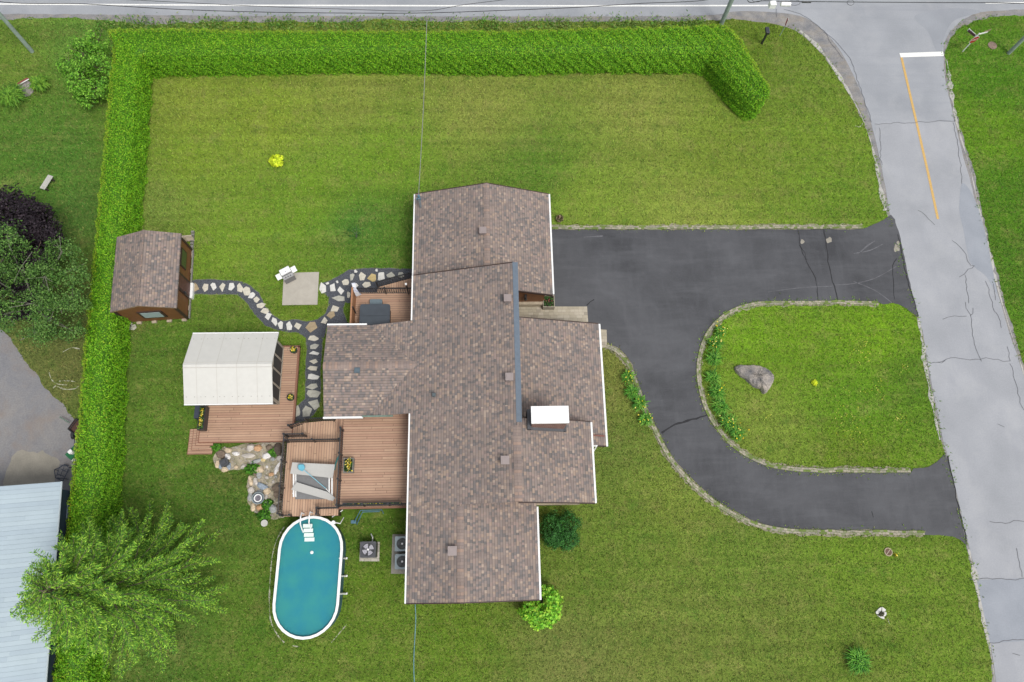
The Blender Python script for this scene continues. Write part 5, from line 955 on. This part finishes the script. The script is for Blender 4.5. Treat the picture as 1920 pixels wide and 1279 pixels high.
# workshop with metal roof
NB = thing('workshop', 'long workshop with pale blue metal roof at the left edge of the picture', 'building', (-24, 0, 0))
c1, c2, c3 = P(115.5, 903, 3.3), P(86, 1279, 3.3), P(0, 902, 3.3); dv = Vector((c2[0]-c1[0], c2[1]-c1[1])).normalized(); e_ = Vector((-abs(dv.y), 0.)).normalized(); nx_ = Vector((dv.y, -dv.x)); 
if nx_.x > 0: nx_ = -nx_
A_ = Vector(c1[:2]); B_ = A_+dv*16; W_ = 3.75
MR = uvpattern('ribbed_metal_roof', 'board', [(S(196,213,222), 2), (S(201,218,226), 2), (S(192,209,219), 1)], 30, .23, .09, .35, dark=.82, bigvar=.05)
def rfp(a, b, z): p = A_+dv*a+nx_*b; return (p.x, p.y, z)
rt = [rfp(0,0,3.3), rfp(0,W_,4.0), rfp(16,W_,4.0), rfp(16,0,3.3)]; rt2 = [rfp(0,W_,4.0), rfp(0,2*W_,3.3), rfp(16,2*W_,3.3), rfp(16,W_,4.0)]
m = MB(); m.slab(rt, .06, [(0,0),(W_,0),(W_,16),(0,16)]); m.slab(rt2, .06, [(W_,0),(2*W_,0),(2*W_,16),(W_,16)]); nr = obj('roof', m, MR, NB); m = MB()
for a_, b_ in ((rfp(0,-.01,3.31), rfp(16,-.01,3.31)), (rfp(0,W_,4.02), rfp(16,W_,4.02))): m.tube([a_, b_], .045, 6)
obj('roof_trim', m, mat('pale_trim', S(205,218,222), .4, .04), nr)
wp = [rfp(.3,.3,0)[:2], rfp(.3,2*W_-.3,0)[:2], rfp(15.7,2*W_-.3,0)[:2], rfp(15.7,.3,0)[:2]]; obj('wall', MB().prism(wp, 0, 3.2), mat('navy_siding', S(52,66,88), .6, .1), NB)
wp = [rfp(.9,.24,0)[:2], rfp(.9,.29,0)[:2], rfp(1.8,.29,0)[:2], rfp(1.8,.24,0)[:2]]; obj('door', MB().prism(wp, .05, 2.1), mat('grey_blue_door', S(120,135,150), .5, .06), NB)
def at_poly(px, z, th, nm, mt, par=None): return obj(nm, MB().prism([P(a, b, z)[:2] for a, b in px], z-th, z), mt, par)
q = P(140, 800, 0); tr_ = thing('utility_trailer', 'small rust brown utility trailer half hidden by the hedge on the gravel yard', 'trailer', (q[0], q[1], 0)); RU = mat('rust_brown_bed', S(92,62,50), .8, .2, 4.)
bed = [(127.5,804.5),(142,785),(162,800),(149,822)]; at_poly(bed, .5, .05, 'bed', RU, tr_); m = MB()
for a_, b_ in zip(bed, bed[1:]+bed[:1]):
    p, r_ = P(*a_, .7), P(*b_, .7); m.tube([(p[0],p[1],.52),(r_[0],r_[1],.52)], .03, 6).tube([(p[0],p[1],.72),(r_[0],r_[1],.72)], .03, 6)
obj('side_rail', m, BLACK, tr_); p, r_ = P(130,792.5,.4), P(112,782,.35); obj('drawbar', MB().tube([p, r_], .035, 6), GALV, tr_)
for x_, y_ in ((139,815),(154,794)): p = P(x_, y_, .3); obj('wheel', MB().tube([(p[0]-.08,p[1],.27),(p[0]+.08,p[1],.27)], .27, 14), BLACK, tr_)
q = P(134, 848, .4); m = MB(); R_ = Matrix.Rotation(.9, 3, 'Z'); mw = thing('push_mower', 'green and white push mower beside the hedge on the gravel yard', 'mower', (q[0], q[1], 0)); mq = (q[0], q[1], 0)
obj('deck', MB().box(-.35,.3,-.24,.24,.1,.3,R_,mq), mat('mower_green', S(30,120,70), .4, .08), mw); obj('engine', MB().cyl(q[0], q[1], .3, .5, .13, 12).box(-.1,.12,-.1,.1,.5,.58,R_,mq), WHITE, mw); obj('handle', MB().tube([Vector(mq)+R_@Vector(v_) for v_ in ((.3,.2,.3),(.8,.2,.9),(.8,-.2,.9),(.3,-.2,.3))], .018, 6), BLACK, mw)
for x_, y_ in ((-.3,.26),(-.3,-.26),(.25,.26),(.25,-.26)): c = Vector(mq)+R_@Vector((x_,y_,.1)); obj('wheel', MB().tube([c-R_@Vector((0,.03,0)), c+R_@Vector((0,.03,0))], .1, 10), WHITE, mw)
m = MB(); K = lambda a, b, z_=.4: P(a, b, z_)
for a_, b_ in (((102,881),(111,877)),((111,877),(121,871)),((121,871),(129,876)),((129,876),(120,897)),((120,897),(104,896)),((104,896),(102,881)),((115,880),(124,884)),((108,889),(120,893)),((111,877),(106,893)),((121,871),(113,893)),((104,896),(118,902)),((118,902),(129,880))):
    m.tube([K(*a_), K(*b_)], .025, 5)
for a_ in ((102,881),(121,871),(129,876),(120,897),(104,896)): p = K(*a_); m.tube([p, (p[0], p[1], .01)], .02, 5)
m.tube([K(113,872,1.0), K(127,873,1.0)], .02, 5); tag(obj('metal_rack', m, mat('blue_black_steel', S(62,68,84), .4, .1)), 'tangle of dark metal rack frames between workshop and hedge', 'metal rack')
# ================================================================ poles, signs, wires
POLEM = mat('weathered_grey_green_wood', S(168, 186, 172), .85, .15, 3., fine=.15)
def pole(px, py, h, label, r=.14):
    q = P(px, py, 0); t_ = thing('utility_pole', label, 'utility pole', (q[0], q[1], 0), 'wooden utility poles along the main road'); obj('pole', MB().cyl(q[0], q[1], -.05, h, r, 14, r*.72), POLEM, t_)
    obj('crossarm', MB().box(q[0]-.9, q[0]+.9, q[1]-.06, q[1]+.06, h-.5, h-.38), BARK, t_)
    for k in (-1, 0, 1): obj('insulator', MB().cyl(q[0]+k*.8, q[1], h-.38, h-.2, .05, 8), DARKG, t_)
    return q
pA = pole(60.5, 97, 9.2, 'grey utility pole leaning into the top left corner of the lawn'); pB = pole(1352, 46, 9.2, 'grey green utility pole behind the right end of the hedge', .17); pC = pole(1891, 100, 9.2, 'grey green utility pole at the far right edge of the picture')
WIRE = mat('black_cable', (.02, .02, .022), .6, .1); WIREG = mat('grey_service_cable', S(160,160,158), .6, .15)
def cable(pts, r, label, mt=WIRE, n=10):
    o = obj('overhead_cable', MB().tube(crom(pts, False, n), r, 6), mt, smooth=True); return tag(o, label, 'cable')
TOPA, TOPB, TOPC = (pA[0], pA[1], 7.6), (pB[0], pB[1], 7.6), (pC[0], pC[1], 7.6)
cable([TOPA, P(-20,-1,4.6), P(160,7.5,4.5), P(320,17,4.4), P(480,22.5,4.3), P(640,24.5,4.3), P(800,24.3,4.3), P(960,19,4.4), P(1080,14,4.5), P(1200,6.5,4.6), P(1330,-1,4.8), P(1390,-30,5.6), TOPB], .022, 'lower black overhead cable sagging along the main road in front of the hedge')
cable([(pA[0], pA[1], 8.6), P(10,-12,5.2), P(250,0,5.0), P(480,11.5,4.9), P(640,17,4.9), P(790,20.5,4.9), P(870,9,5.0), P(960,-2,5.1), P(1200,-30,5.6), (pB[0], pB[1], 8.6)], .016, 'upper thin black overhead cable crossing the white edge line of the main road')
cable([TOPB, P(1400,-6,6.0), P(1440,1.5,5.6), P(1560,3.5,5.5), P(1700,4.5,5.5), P(1850,5,5.5), P(1990,2,5.6), TOPC], .024, 'black overhead cable over the road junction carrying splice boxes')
sp_ = P(801, 20.5, 4.9); cable([MAST, tuple((Vector(MAST)*.66+Vector(sp_)*.34)-Vector((0,0,.35))), tuple((Vector(MAST)*.33+Vector(sp_)*.67)-Vector((0,0,.35))), sp_], .02, 'pale service cable running from the house mast over the lawn to the road', WIREG, 14)
bx = P(1450, 4, 5.6); tag(obj('splice_box', MB().box(bx[0]-.2, bx[0]+.2, bx[1]-.22, bx[1]+.12, 5.25, 5.6), WHITE), 'square white splice box hanging on the cable above the road', 'splice box'); bx = P(1474.5, 5, 5.55)
o = obj('splice_box', MB().tube([(bx[0]-.32, bx[1], 5.42), (bx[0]+.32, bx[1], 5.42)], .14, 14), WHITE); tag(o, 'white cylindrical splice box hanging on the cable above the junction', 'splice box')
bx = P(1512, 4, 5.5); tag(obj('cable_coupler', MB().tube([(bx[0]-.3, bx[1], 5.5), (bx[0]+.3, bx[1], 5.5)], .06, 8), BLACK), 'black cable coupler on the overhead cable right of the splice boxes', 'coupler')
for a_, b_, h_, lb in ((1419,0,7,'black loop of cable hanging left of the white splice boxes'),(1595,6,5,'black loop of cable hanging over the middle of the junction'),(1490,6,8,'wide thin cable loop hanging under the splice boxes')):
    pts = [P(a_+h_*1.3*math.cos(t), b_-1+5*math.sin(t), 5.4) for t in np.linspace(0, 6.28, 14)]; tag(obj('cable_loop', MB().tube(pts, .014, 5), WIRE), lb, 'cable loop')
def sign_post(px, py, h, label, nm, rr, zc, az, name='stop_sign', thin=.03, colp=GALV, text=None):
    q = P(px, py, 0); t_ = thing(name, label, 'road sign', (q[0], q[1], 0)); obj('post', MB().cyl(q[0], q[1], 0, h, thin, 8), colp, t_)
    nrm_ = Vector((math.cos(az), math.sin(az), 0)); si = Vector((-nrm_.y, nrm_.x, 0)); o = Vector((q[0], q[1], zc))+nrm_*.05
    def octa(r, off, mt, nmx):
        m = MB(); a = [tuple(o+nrm_*off+si*r*math.cos(math.radians(22.5+45*k))+Vector((0,0,1))*r*math.sin(math.radians(22.5+45*k))) for k in range(8)]; b = [tuple(Vector(p)-nrm_*.008) for p in a]; m.face(a); m.face(b[::-1])
        for k in range(8): m.face([b[k], b[(k+1) % 8], a[(k+1) % 8], a[k]])
        return obj(nmx, m, mt, t_)
    octa(rr, 0, WHITE, 'sign_border'); octa(rr*.92, .009, RED, 'sign_face')
    if text:
        cu = bpy.data.curves.new('lettering', 'FONT'); cu.body = text; cu.size = rr*.55; cu.align_x = 'CENTER'; cu.align_y = 'CENTER'; tmp = bpy.data.objects.new('tmp_text', cu); sc.collection.objects.link(tmp)
        me = bpy.data.meshes.new_from_object(tmp); bpy.data.objects.remove(tmp); me.materials.clear(); me.materials.append(WHITE); lt = bpy.data.objects.new('lettering', me); sc.collection.objects.link(lt); lt.parent = t_
        lt.matrix_local = Matrix.Translation(o+nrm_*.014-Vector((q[0], q[1], 0))) @ Matrix((si, Vector((0,0,1)), nrm_)).transposed().to_4x4()
    return t_, q
sign_post(1462, 67, 1.55, 'thin post with a red road marker seen edge on at the road bend', 'n', .30, 1.38, math.radians(163), 'road_marker', colp=POLEM)
t_, q = sign_post(1804.5, 97, 1.9, 'red stop sign with crossed street name blades at the side street corner', 'n', .36, 1.3, math.radians(-72), thin=.035, colp=WHITE, text='ARRÊT')
def bladeS(z, az, L_, h_, mt, off=0): 
    u_ = Vector((math.cos(az), math.sin(az), 0)); c = Vector((q[0], q[1], z)); n_ = Vector((-u_.y, u_.x, 0))*.012; m = MB(); a = [c+u_*off-n_, c+u_*(off+L_)-n_, c+u_*(off+L_)+n_, c+u_*off+n_]
    m.prism([(p.x, p.y) for p in a], z-h_/2, z+h_/2); return obj('name_blade', m, mt, t_)
bladeS(1.55, math.radians(125), .75, .2, WHITE, .03); bladeS(1.55, math.radians(125)+.12, .62, .18, mat('dark_maroon_sign', S(92,62,66), .5, .1), .10); bladeS(1.8, math.radians(15), .7, .12, WHITE, .03); bladeS(1.86, math.radians(20), .6, .16, mat('olive_sign', S(170,150,120), .6, .1), .4)
q = P(1428, 82, 0); mb = thing('mailbox', 'black mailbox on a black post near the end of the hedge', 'mailbox', (q[0], q[1], 0)); obj('post', MB().box(q[0]-.06, q[0]+.06, q[1]-.06, q[1]+.06, 0, 1.05), BLACK, mb)
bxo = obj('box', MB().box(q[0]-.14, q[0]+.14, q[1]-.1, q[1]+.42, 1.051, 1.25), mat('dark_blue_grey_box', (.035,.038,.045), .35, .1), mb); weld(bxo, .04); obj('door', MB().box(q[0]-.12, q[0]+.12, q[1]-.125, q[1]-.102, 1.06, 1.24), BLACK, bxo)
# ================================================================ hedge
HG = [S(104,168,28,1.25), S(118,182,32,1.25), S(86,146,24,1.25), S(134,190,40,1.25), S(148,194,42,1.25)]
HH = 2.2
IN = [(200,1400),(200,1279),(202,1150),(206,1050),(220,960),(228,900),(232,800),(236,700),(241,640),(249,560),(262,430),(267,370),(272,320),(278,230),(285,150),(300,143),(480,140),(640,137),(800,138),(960,140),(1100,136),(1210,137),(1305,137),(1325,146),(1345,170),(1366,197),(1376,208),(1386,216),(1396,221),(1404,222),(1411,220),(1416,216)]
OT = [(86,1400),(92,1279),(100,1180),(112,1060),(124,960),(133,880),(145,780),(155,660),(165,560),(178,430),(183,370),(190,300),(201,180),(212,75),(222,50),(480,54),(640,55),(800,55),(960,54),(1100,50),(1210,48),(1300,45),(1350,42),(1378,55),(1400,84),(1416,112),(1430,136),(1437,147),(1441,156),(1443.5,162),(1444,166),(1443,168)]
def hedge():
    a = [P(*p, 0) for p in IN]; b = [P(*p, HH) for p in OT]; n = len(a)
    def den(pts): return crom([p[:2] for p in pts], False, 12)
    A, B = den(a), den(b); prof = [(0, 0.02), (-.02, .55), (.02, 1.25), (.07, 1.85), (.20, 2.12), (.5, 2.22), (.8, 2.14), (.96, 1.95), (1., 1.2), (.99, .02)]
    V, Fc = [], []; k_ = len(prof)
    for i, (p, r_) in enumerate(zip(A, B)):
        for f_, z_ in prof: V.append((p[0]+(r_[0]-p[0])*f_, p[1]+(r_[1]-p[1])*f_, z_+.04*math.sin(i*.7+f_*5)))
    for i in range(len(A)-1):
        for j in range(k_-1): Fc.append([i*k_+j, (i+1)*k_+j, (i+1)*k_+j+1, i*k_+j+1])
    V = np.array(V); Fc = np.array(Fc)
    t_ = thing('cedar_hedge', 'tall clipped bright green cedar hedge wrapping the left and top sides of the lot', 'hedge', (V[:,0].mean(), V[:,1].mean(), 0))
    # end cap towards the driveway
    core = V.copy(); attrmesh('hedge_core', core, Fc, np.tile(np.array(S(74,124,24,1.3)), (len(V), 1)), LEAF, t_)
    q = V[Fc]; e1 = q[:, 1]-q[:, 0]; e2 = q[:, 3]-q[:, 0]; nr_ = np.cross(e1, e2); ar_ = np.linalg.norm(nr_, axis=1); N_ = 360000; idx = RNG.choice(len(Fc), N_, p=ar_/ar_.sum())
    u_ = RNG.uniform(-.15, 1.15, (N_, 1)); v_ = RNG.uniform(-.04, 1.04, (N_, 1)); p = (q[idx, 0]*(1-u_)+q[idx, 1]*u_)*(1-v_)+(q[idx, 3]*(1-u_)+q[idx, 2]*u_)*v_; d = unit(nr_[idx])
    cen = np.array([V.reshape(-1, k_, 3)[:, :, :2].mean(1)[np.minimum(idx//(k_-1), len(A)-1)]])[0]; out = np.hstack([p[:, :2]-cen, (p[:, 2:]-1.1)]); d *= np.sign(np.sum(d*out, axis=1, keepdims=True)+1e-9)
    wob = .09*np.sin(p[:, :1]*3.1+p[:, 1:2]*2.3)*np.cos(p[:, 2:]*4)+.05*np.sin(p[:, :1]*9+p[:, 1:2]*7+p[:, 2:]*8); p = p+d*(RNG.uniform(-.04, .10, (N_, 1))+.06+wob)
    cols = np.array(HG); top = (p[:, 2] > 1.9)[:, None]; ax = d*.7+np.array([0, 0, .8])
    # fresh yellow growth along the clipped top edge
    C = cols[RNG.integers(0, 5, N_)]*RNG.uniform(.45, 1.5, (N_, 1)); patch = (.5+.5*np.sin(p[:, :1]*.9+p[:, 1:2]*.7)*np.sin(p[:, 1:2]*.35+1.3))*RNG.random((N_, 1))
    fr_e = (idx % (k_-1))[:, None]; far = (p[:, 2:] > 1.75) & (fr_e >= 6); C = np.where((far & (RNG.random((N_, 1)) < .45)) | ((p[:, 2:] > 1.9) & (RNG.random((N_, 1)) < .12*patch)), np.array(S(186,212,60,1.3))*RNG.uniform(.7, 1.1, (N_, 1)), C)
    nn = unit(d+np.array([0, 0, .55])+RNG.normal(0, .42, (N_, 3))); u2 = ax+RNG.normal(0, .5, (N_, 3)); u2 = unit(u2-nn*np.sum(u2*nn, axis=1, keepdims=True)); s2 = np.cross(nn, u2); sz = .05*RNG.uniform(.6, 1.4, (N_, 1)); VV = np.stack([p-u2*sz*.8, p+s2*sz*.42, p+u2*sz, p-s2*sz*.42], 1).reshape(-1, 3)
    attrmesh('foliage', VV, np.arange(N_*4).reshape(-1, 4), np.clip(np.repeat(C, 4, 0), 0, .9), LEAF, t_)
    return A, B
HA, HB = hedge()
# weeds between hedge and road
n = 9000; xx = RNG.uniform(-27, 17, n); base = np.array([P(a, 47)[:2] for a in range(230, 1420, 10)]); yy = np.interp(xx, base[:, 0], base[:, 1])+RNG.normal(0, .38, n)-.1; clump = np.sin(xx*1.9)*np.sin(xx*.63+1)+RNG.normal(0, .5, n) > -.35; xx, yy = xx[clump], yy[clump]; n = len(xx)
pw = np.stack([xx, yy, RNG.uniform(.02, .3, n)], 1); tag(leaves('roadside_weeds', pw, np.tile([0, 0, 1.], (n, 1)), .10, [S(96,150,48,1.2), S(124,160,70,1.2), S(76,124,44,1.2), S(150,160,92,1.2)], asp=.35, tilt=.8), 'strip of mixed green weeds between the hedge and the main road', kind='stuff')
# ================================================================ trees
def spruce(px, py, h, R, label):
    q = P(px, py, 0); t_ = thing('spruce_tree', label, 'tree', (q[0], q[1], 0)); b0 = np.array([q[0], q[1], 0.])
    obj('trunk', MB().tube([(q[0], q[1], 0), (q[0]+.05, q[1], h*.5), (q[0], q[1], h)], [.24, .13, .02], 10), BARK, t_)
    mb_ = MB(); Cn, Ax, Nr, Cl, Sz = [], [], [], [], []
    nb = 210; cols = np.array([S(96,146,44,1.35), S(120,166,50,1.35), S(68,114,42,1.4), S(154,192,66,1.3)])
    for i in range(nb):
        f_ = (i+.5)/nb; z = .9+(h-1.0)*f_**.92; a = i*2.39996+random.uniform(-.3, .3); L_ = R*(1-f_)**.62*random.uniform(.72, 1.12)+.45; L_ = min(L_, R*1.08)
        dr = np.array([math.cos(a), math.sin(a), 0.]); sd_ = np.array([-dr[1], dr[0], 0.]); N_ = 12
        rise = random.uniform(.12, .4) if f_ > .5 else random.uniform(-.1, .15); pts = [b0+np.array([0, 0, z])+dr*L_*t+np.array([0, 0, 1])*(rise*L_*t-.28*L_*t*t+.18*L_*t**4)+sd_*.05*L_*math.sin(t*5+i) for t in np.linspace(0, 1, N_)]
        if L_ > .5: mb_.tube([tuple(p) for p in pts], [.03*(1-k/N_)+.006 for k in range(N_)], 4, False)
        for t in np.linspace(.14, 1., int(14+L_*12)):
            k = min(N_-2, int(t*(N_-1))); fr_ = t*(N_-1)-k; p = pts[k]*(1-fr_)+pts[k+1]*fr_; tw = (.40*(1-t)**.6+.08)*min(1, L_/2.0)*random.uniform(.6, 1.2)
            for s_ in (-1, 1):
                td = dr*.75+sd_*s_*.8+np.array([0, 0, random.uniform(-.35, .05)]); td /= np.linalg.norm(td)
                for u_ in np.linspace(.1, 1, max(2, int(tw/.058))):
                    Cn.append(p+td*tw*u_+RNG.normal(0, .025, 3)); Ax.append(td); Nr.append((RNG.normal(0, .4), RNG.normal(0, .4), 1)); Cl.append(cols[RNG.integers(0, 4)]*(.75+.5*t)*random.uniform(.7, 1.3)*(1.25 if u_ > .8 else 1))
    Cn, Ax, Nr, Cl = map(np.array, (Cn, Ax, Nr, Cl)); n = len(Cn); u_ = unit(Ax+RNG.normal(0, .3, (n, 3))); v_ = unit(np.cross(Nr, u_)); s_ = .066*RNG.uniform(.7, 1.3, (n, 1))
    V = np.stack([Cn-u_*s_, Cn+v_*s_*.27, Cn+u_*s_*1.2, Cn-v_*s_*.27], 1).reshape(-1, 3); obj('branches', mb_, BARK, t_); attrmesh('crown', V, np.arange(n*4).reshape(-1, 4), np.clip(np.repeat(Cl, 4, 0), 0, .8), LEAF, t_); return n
spruce(292, 1098, 10.6, 4.1, 'big feathery green spruce spreading over the hedge at the lower left')
def tree(name, base, blobs, n, size, cols, label, mt=BARK, asp=.6, vals=(.55,1.35), tr=.16, limbs=7, thr=-.75):
    q = P(*base, 0); t_ = thing(name, label, 'tree', (q[0], q[1], 0)); B = [(*P(b[0], b[1], b[2])[:2], b[2], b[3], b[4], b[5]) for b in blobs]
    zt = sum(b[2] for b in B)/len(B); cx_ = sum(b[0] for b in B)/len(B); cy_ = sum(b[1] for b in B)/len(B)
    mid_ = (q[0]+(cx_-q[0])*.25, q[1]+(cy_-q[1])*.25, zt*.45); obj('trunk', MB().tube([(q[0], q[1], 0), mid_, (cx_, cy_, zt)], [tr, tr*.75, tr*.3], 8), mt, t_)
    m = MB()
    for b in B:
        for k in range(limbs): d = unit(RNG.normal(0, 1, (1, 3)))[0]; e = (b[0]+d[0]*b[3]*.95, b[1]+d[1]*b[4]*.95, b[2]+abs(d[2])*b[5]); m.tube([mid_, ((mid_[0]+b[0])/2, (mid_[1]+b[1])/2, (mid_[2]+b[2])/2+.1), (b[0]-d[0]*.1, b[1]-d[1]*.1, b[2]), e], [tr*.4, tr*.3, tr*.17, .012], 5, False)
    obj('limbs', m, mt, t_)
    p, d = blobpoints(B, n); cl = np.sin(p[:, :1]*3.3)+np.sin(p[:, 1:2]*3.9+1)+np.sin(p[:, 2:]*4.1+2)+RNG.normal(0, .7, (n, 1)); keep = (cl[:, 0] > thr) & (p[:, 2] > .05); p, d = p[keep], d[keep]
    leaves('crown', p, d+np.array([0, 0, .7]), size, cols, t_, asp=asp, vals=vals); return t_
tree('maple_bush', (168,150), [(155,100,1.6,1.0,1.0,1.1),(185,75,1.7,.8,.8,1.),(150,150,1.5,1.1,1.1,1.1),(180,165,1.4,.8,.9,.9),(130,128,1.2,.7,.7,.8),(190,130,1.7,.8,1.2,1.),(165,185,1.1,.8,.7,.7)], 15000, .075, [S(104,166,44,1.2), S(128,186,56,1.2), S(78,134,38,1.2), S(150,200,74,1.2)], 'bushy green maple growing outside the top left corner of the hedge', tr=.08, limbs=4, thr=-.3)
tree('purple_maple', (60,560), [(10,390,3.2,1.5,1.3,1.2),(45,400,3.2,1.4,1.0,1.1),(62,425,3.2,1.3,1.1,1.1),(20,440,3.3,1.5,1.3,1.2),(85,440,2.8,1.0,.9,.9),(68,480,2.8,1.2,1.2,1.),(10,500,2.8,1.5,1.5,1.1),(30,560,2.6,1.4,1.4,1.)], 30000, .085, [S(50,38,46), S(62,50,58), S(38,30,38), S(78,68,76)], 'dark purple leaved maple at the left edge of the picture', vals=(.5,1.5), tr=.18, limbs=3)
tree('birch_tree', (90,600), [(15,450,5.2,1.3,1.1,.9),(-10,520,5.,1.2,1.2,.9),(40,500,4.8,1.1,1.,.8),(115,470,4.4,.9,.9,.7),(125,510,4.2,1.2,1.1,.8),(85,520,4.6,1.,1.1,.8),(135,560,3.8,1.0,1.0,.7),(60,570,4.4,1.2,1.1,.8),(10,590,4.2,1.,1.,.7),(95,600,3.8,1.2,1.1,.8),(125,615,3.4,.9,.8,.6),(65,625,3.6,1.0,.8,.6),(110,565,4.,1.,1.,.7)], 30000, .06, [S(84,128,52,1.4), S(104,148,64,1.4), S(64,102,44,1.4), S(128,166,84,1.4)], 'airy light green birch overhanging the neighbouring yard at the left', PBARK, vals=(.6,1.35), tr=.11, limbs=3, thr=-.15)
# ================================================================ grass blades over the lawn
def flat(px, z=0): return [P(a, b, z)[:2] for a, b in px]
hedge_poly = [p[:2] for p in HA]+[p[:2] for p in HB][::-1]
EXC = [shoulder, dpoly, ypoly, papoly, rbp, hedge_poly, flat([(528,509),(600,509),(597,573),(526,573)]), [(-3.6,-1.2),(2.5,-1.2),(2.5,3.5),(5.6,3.5),(5.6,6.8),(6.5,6.8),(6.5,13.4),(8,13),(8,16.2),(4.7,16.2),(4,22),(-3.6,22),(-3.6,16.2),(-7.7,17),(-7.7,13.3),(-8.4,13.3),(-8.4,8.6),(-11.1,8.6),(-11.1,13.1),(-16.4,13.1),(-17,6.7),(-15.4,6.7),(-11.2,7.4),(-11.2,3),(-3.6,3)], stadium(pcx, pcy, prx-.05, pry-.05, rot=prot), pst, flat([(733,1000),(805,1000),(805,1078),(730,1078)])]
N_ = 600000; X = RNG.uniform(-36, 46, N_); Y = RNG.uniform(-8, 41, N_); ok = np.ones(N_, dtype=bool)
for pl in EXC: ok &= ~inpoly(X, Y, pl)
X, Y = X[ok], Y[ok]; n = len(X)
# ragged tufts leaning over the kerbs and path edges
ex, ey = [], []
for k_, per_ in ((KTOP, 26), (KISL, 46), (KLOW, 34), (SHL[24:], 24), ([(a, b) for a, b in SHR[3:20]], 24)):
    q = crom([P(a, b)[:2] for a, b in k_], False, 5)
    for a, b in zip(q[:-1], q[1:]):
        L_ = math.dist(a, b); m_ = int(L_*per_); t = RNG.random(m_); off = RNG.normal(0, .17, m_); nx2, ny2 = -(b[1]-a[1])/max(L_, 1e-6), (b[0]-a[0])/max(L_, 1e-6); cl = np.sin((a[0]+a[1])*1.9) > -.5
        if cl or k_ is KISL: ex += list(a[0]+(b[0]-a[0])*t+nx2*off); ey += list(a[1]+(b[1]-a[1])*t+ny2*off)
ex, ey = np.array(ex), np.array(ey); ne = len(ex)
def blades_stuff(name, X, Y, s0, label, mul, z0=0.):
    n = len(X); A = RNG.uniform(0, 6.283, n); L_ = s0*RNG.uniform(.5, 1.5, n); w_ = L_*.22; h = L_*RNG.uniform(.5, 1.1, n); d = np.stack([np.cos(A), np.sin(A)], 1)
    V = np.stack([np.stack([X-d[:,1]*w_, Y+d[:,0]*w_, np.full(n, z0)], 1), np.stack([X+d[:,1]*w_, Y-d[:,0]*w_, np.full(n, z0)], 1), np.stack([X+d[:,0]*L_, Y+d[:,1]*L_, z0+h], 1)], 1).reshape(-1, 3)
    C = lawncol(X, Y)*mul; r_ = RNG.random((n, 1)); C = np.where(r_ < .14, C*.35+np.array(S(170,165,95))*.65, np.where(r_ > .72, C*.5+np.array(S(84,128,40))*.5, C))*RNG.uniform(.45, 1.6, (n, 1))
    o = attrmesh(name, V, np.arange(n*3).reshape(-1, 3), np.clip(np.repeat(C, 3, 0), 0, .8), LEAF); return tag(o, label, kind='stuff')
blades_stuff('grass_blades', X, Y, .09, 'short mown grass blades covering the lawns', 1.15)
blades_stuff('edge_grass', ex, ey, .11, 'longer grass growing over the kerbs and road edges', 1.2, .01)
# yellow clover flowers on the island
cx_ = [(1612,655,26,26),(1598,785,26,40),(1632,665,20,14),(1690,785,12,22),(1640,730,20,25),(1600,815,20,25),(1580,745,18,12),(1697,690,8,14),(1620,640,30,25),(1440,780,12,8)]; fx = np.concatenate([RNG.normal(a, s_*.7, n_) for a, b, s_, n_ in cx_]); fy = np.concatenate([RNG.normal(b, s_*.6, n_) for a, b, s_, n_ in cx_])
pf = np.array([P(a, b, .08) for a, b in zip(fx, fy)]); tag(leaves('clover_flowers', pf, np.tile([0, 0, 1.], (len(pf), 1)), .036, [S(200,205,60,1.3), S(220,220,110,1.3)], asp=.9, tilt=.3, vals=(.8,1.1)), 'tiny yellow flowers scattered in the grass island', kind='stuff')
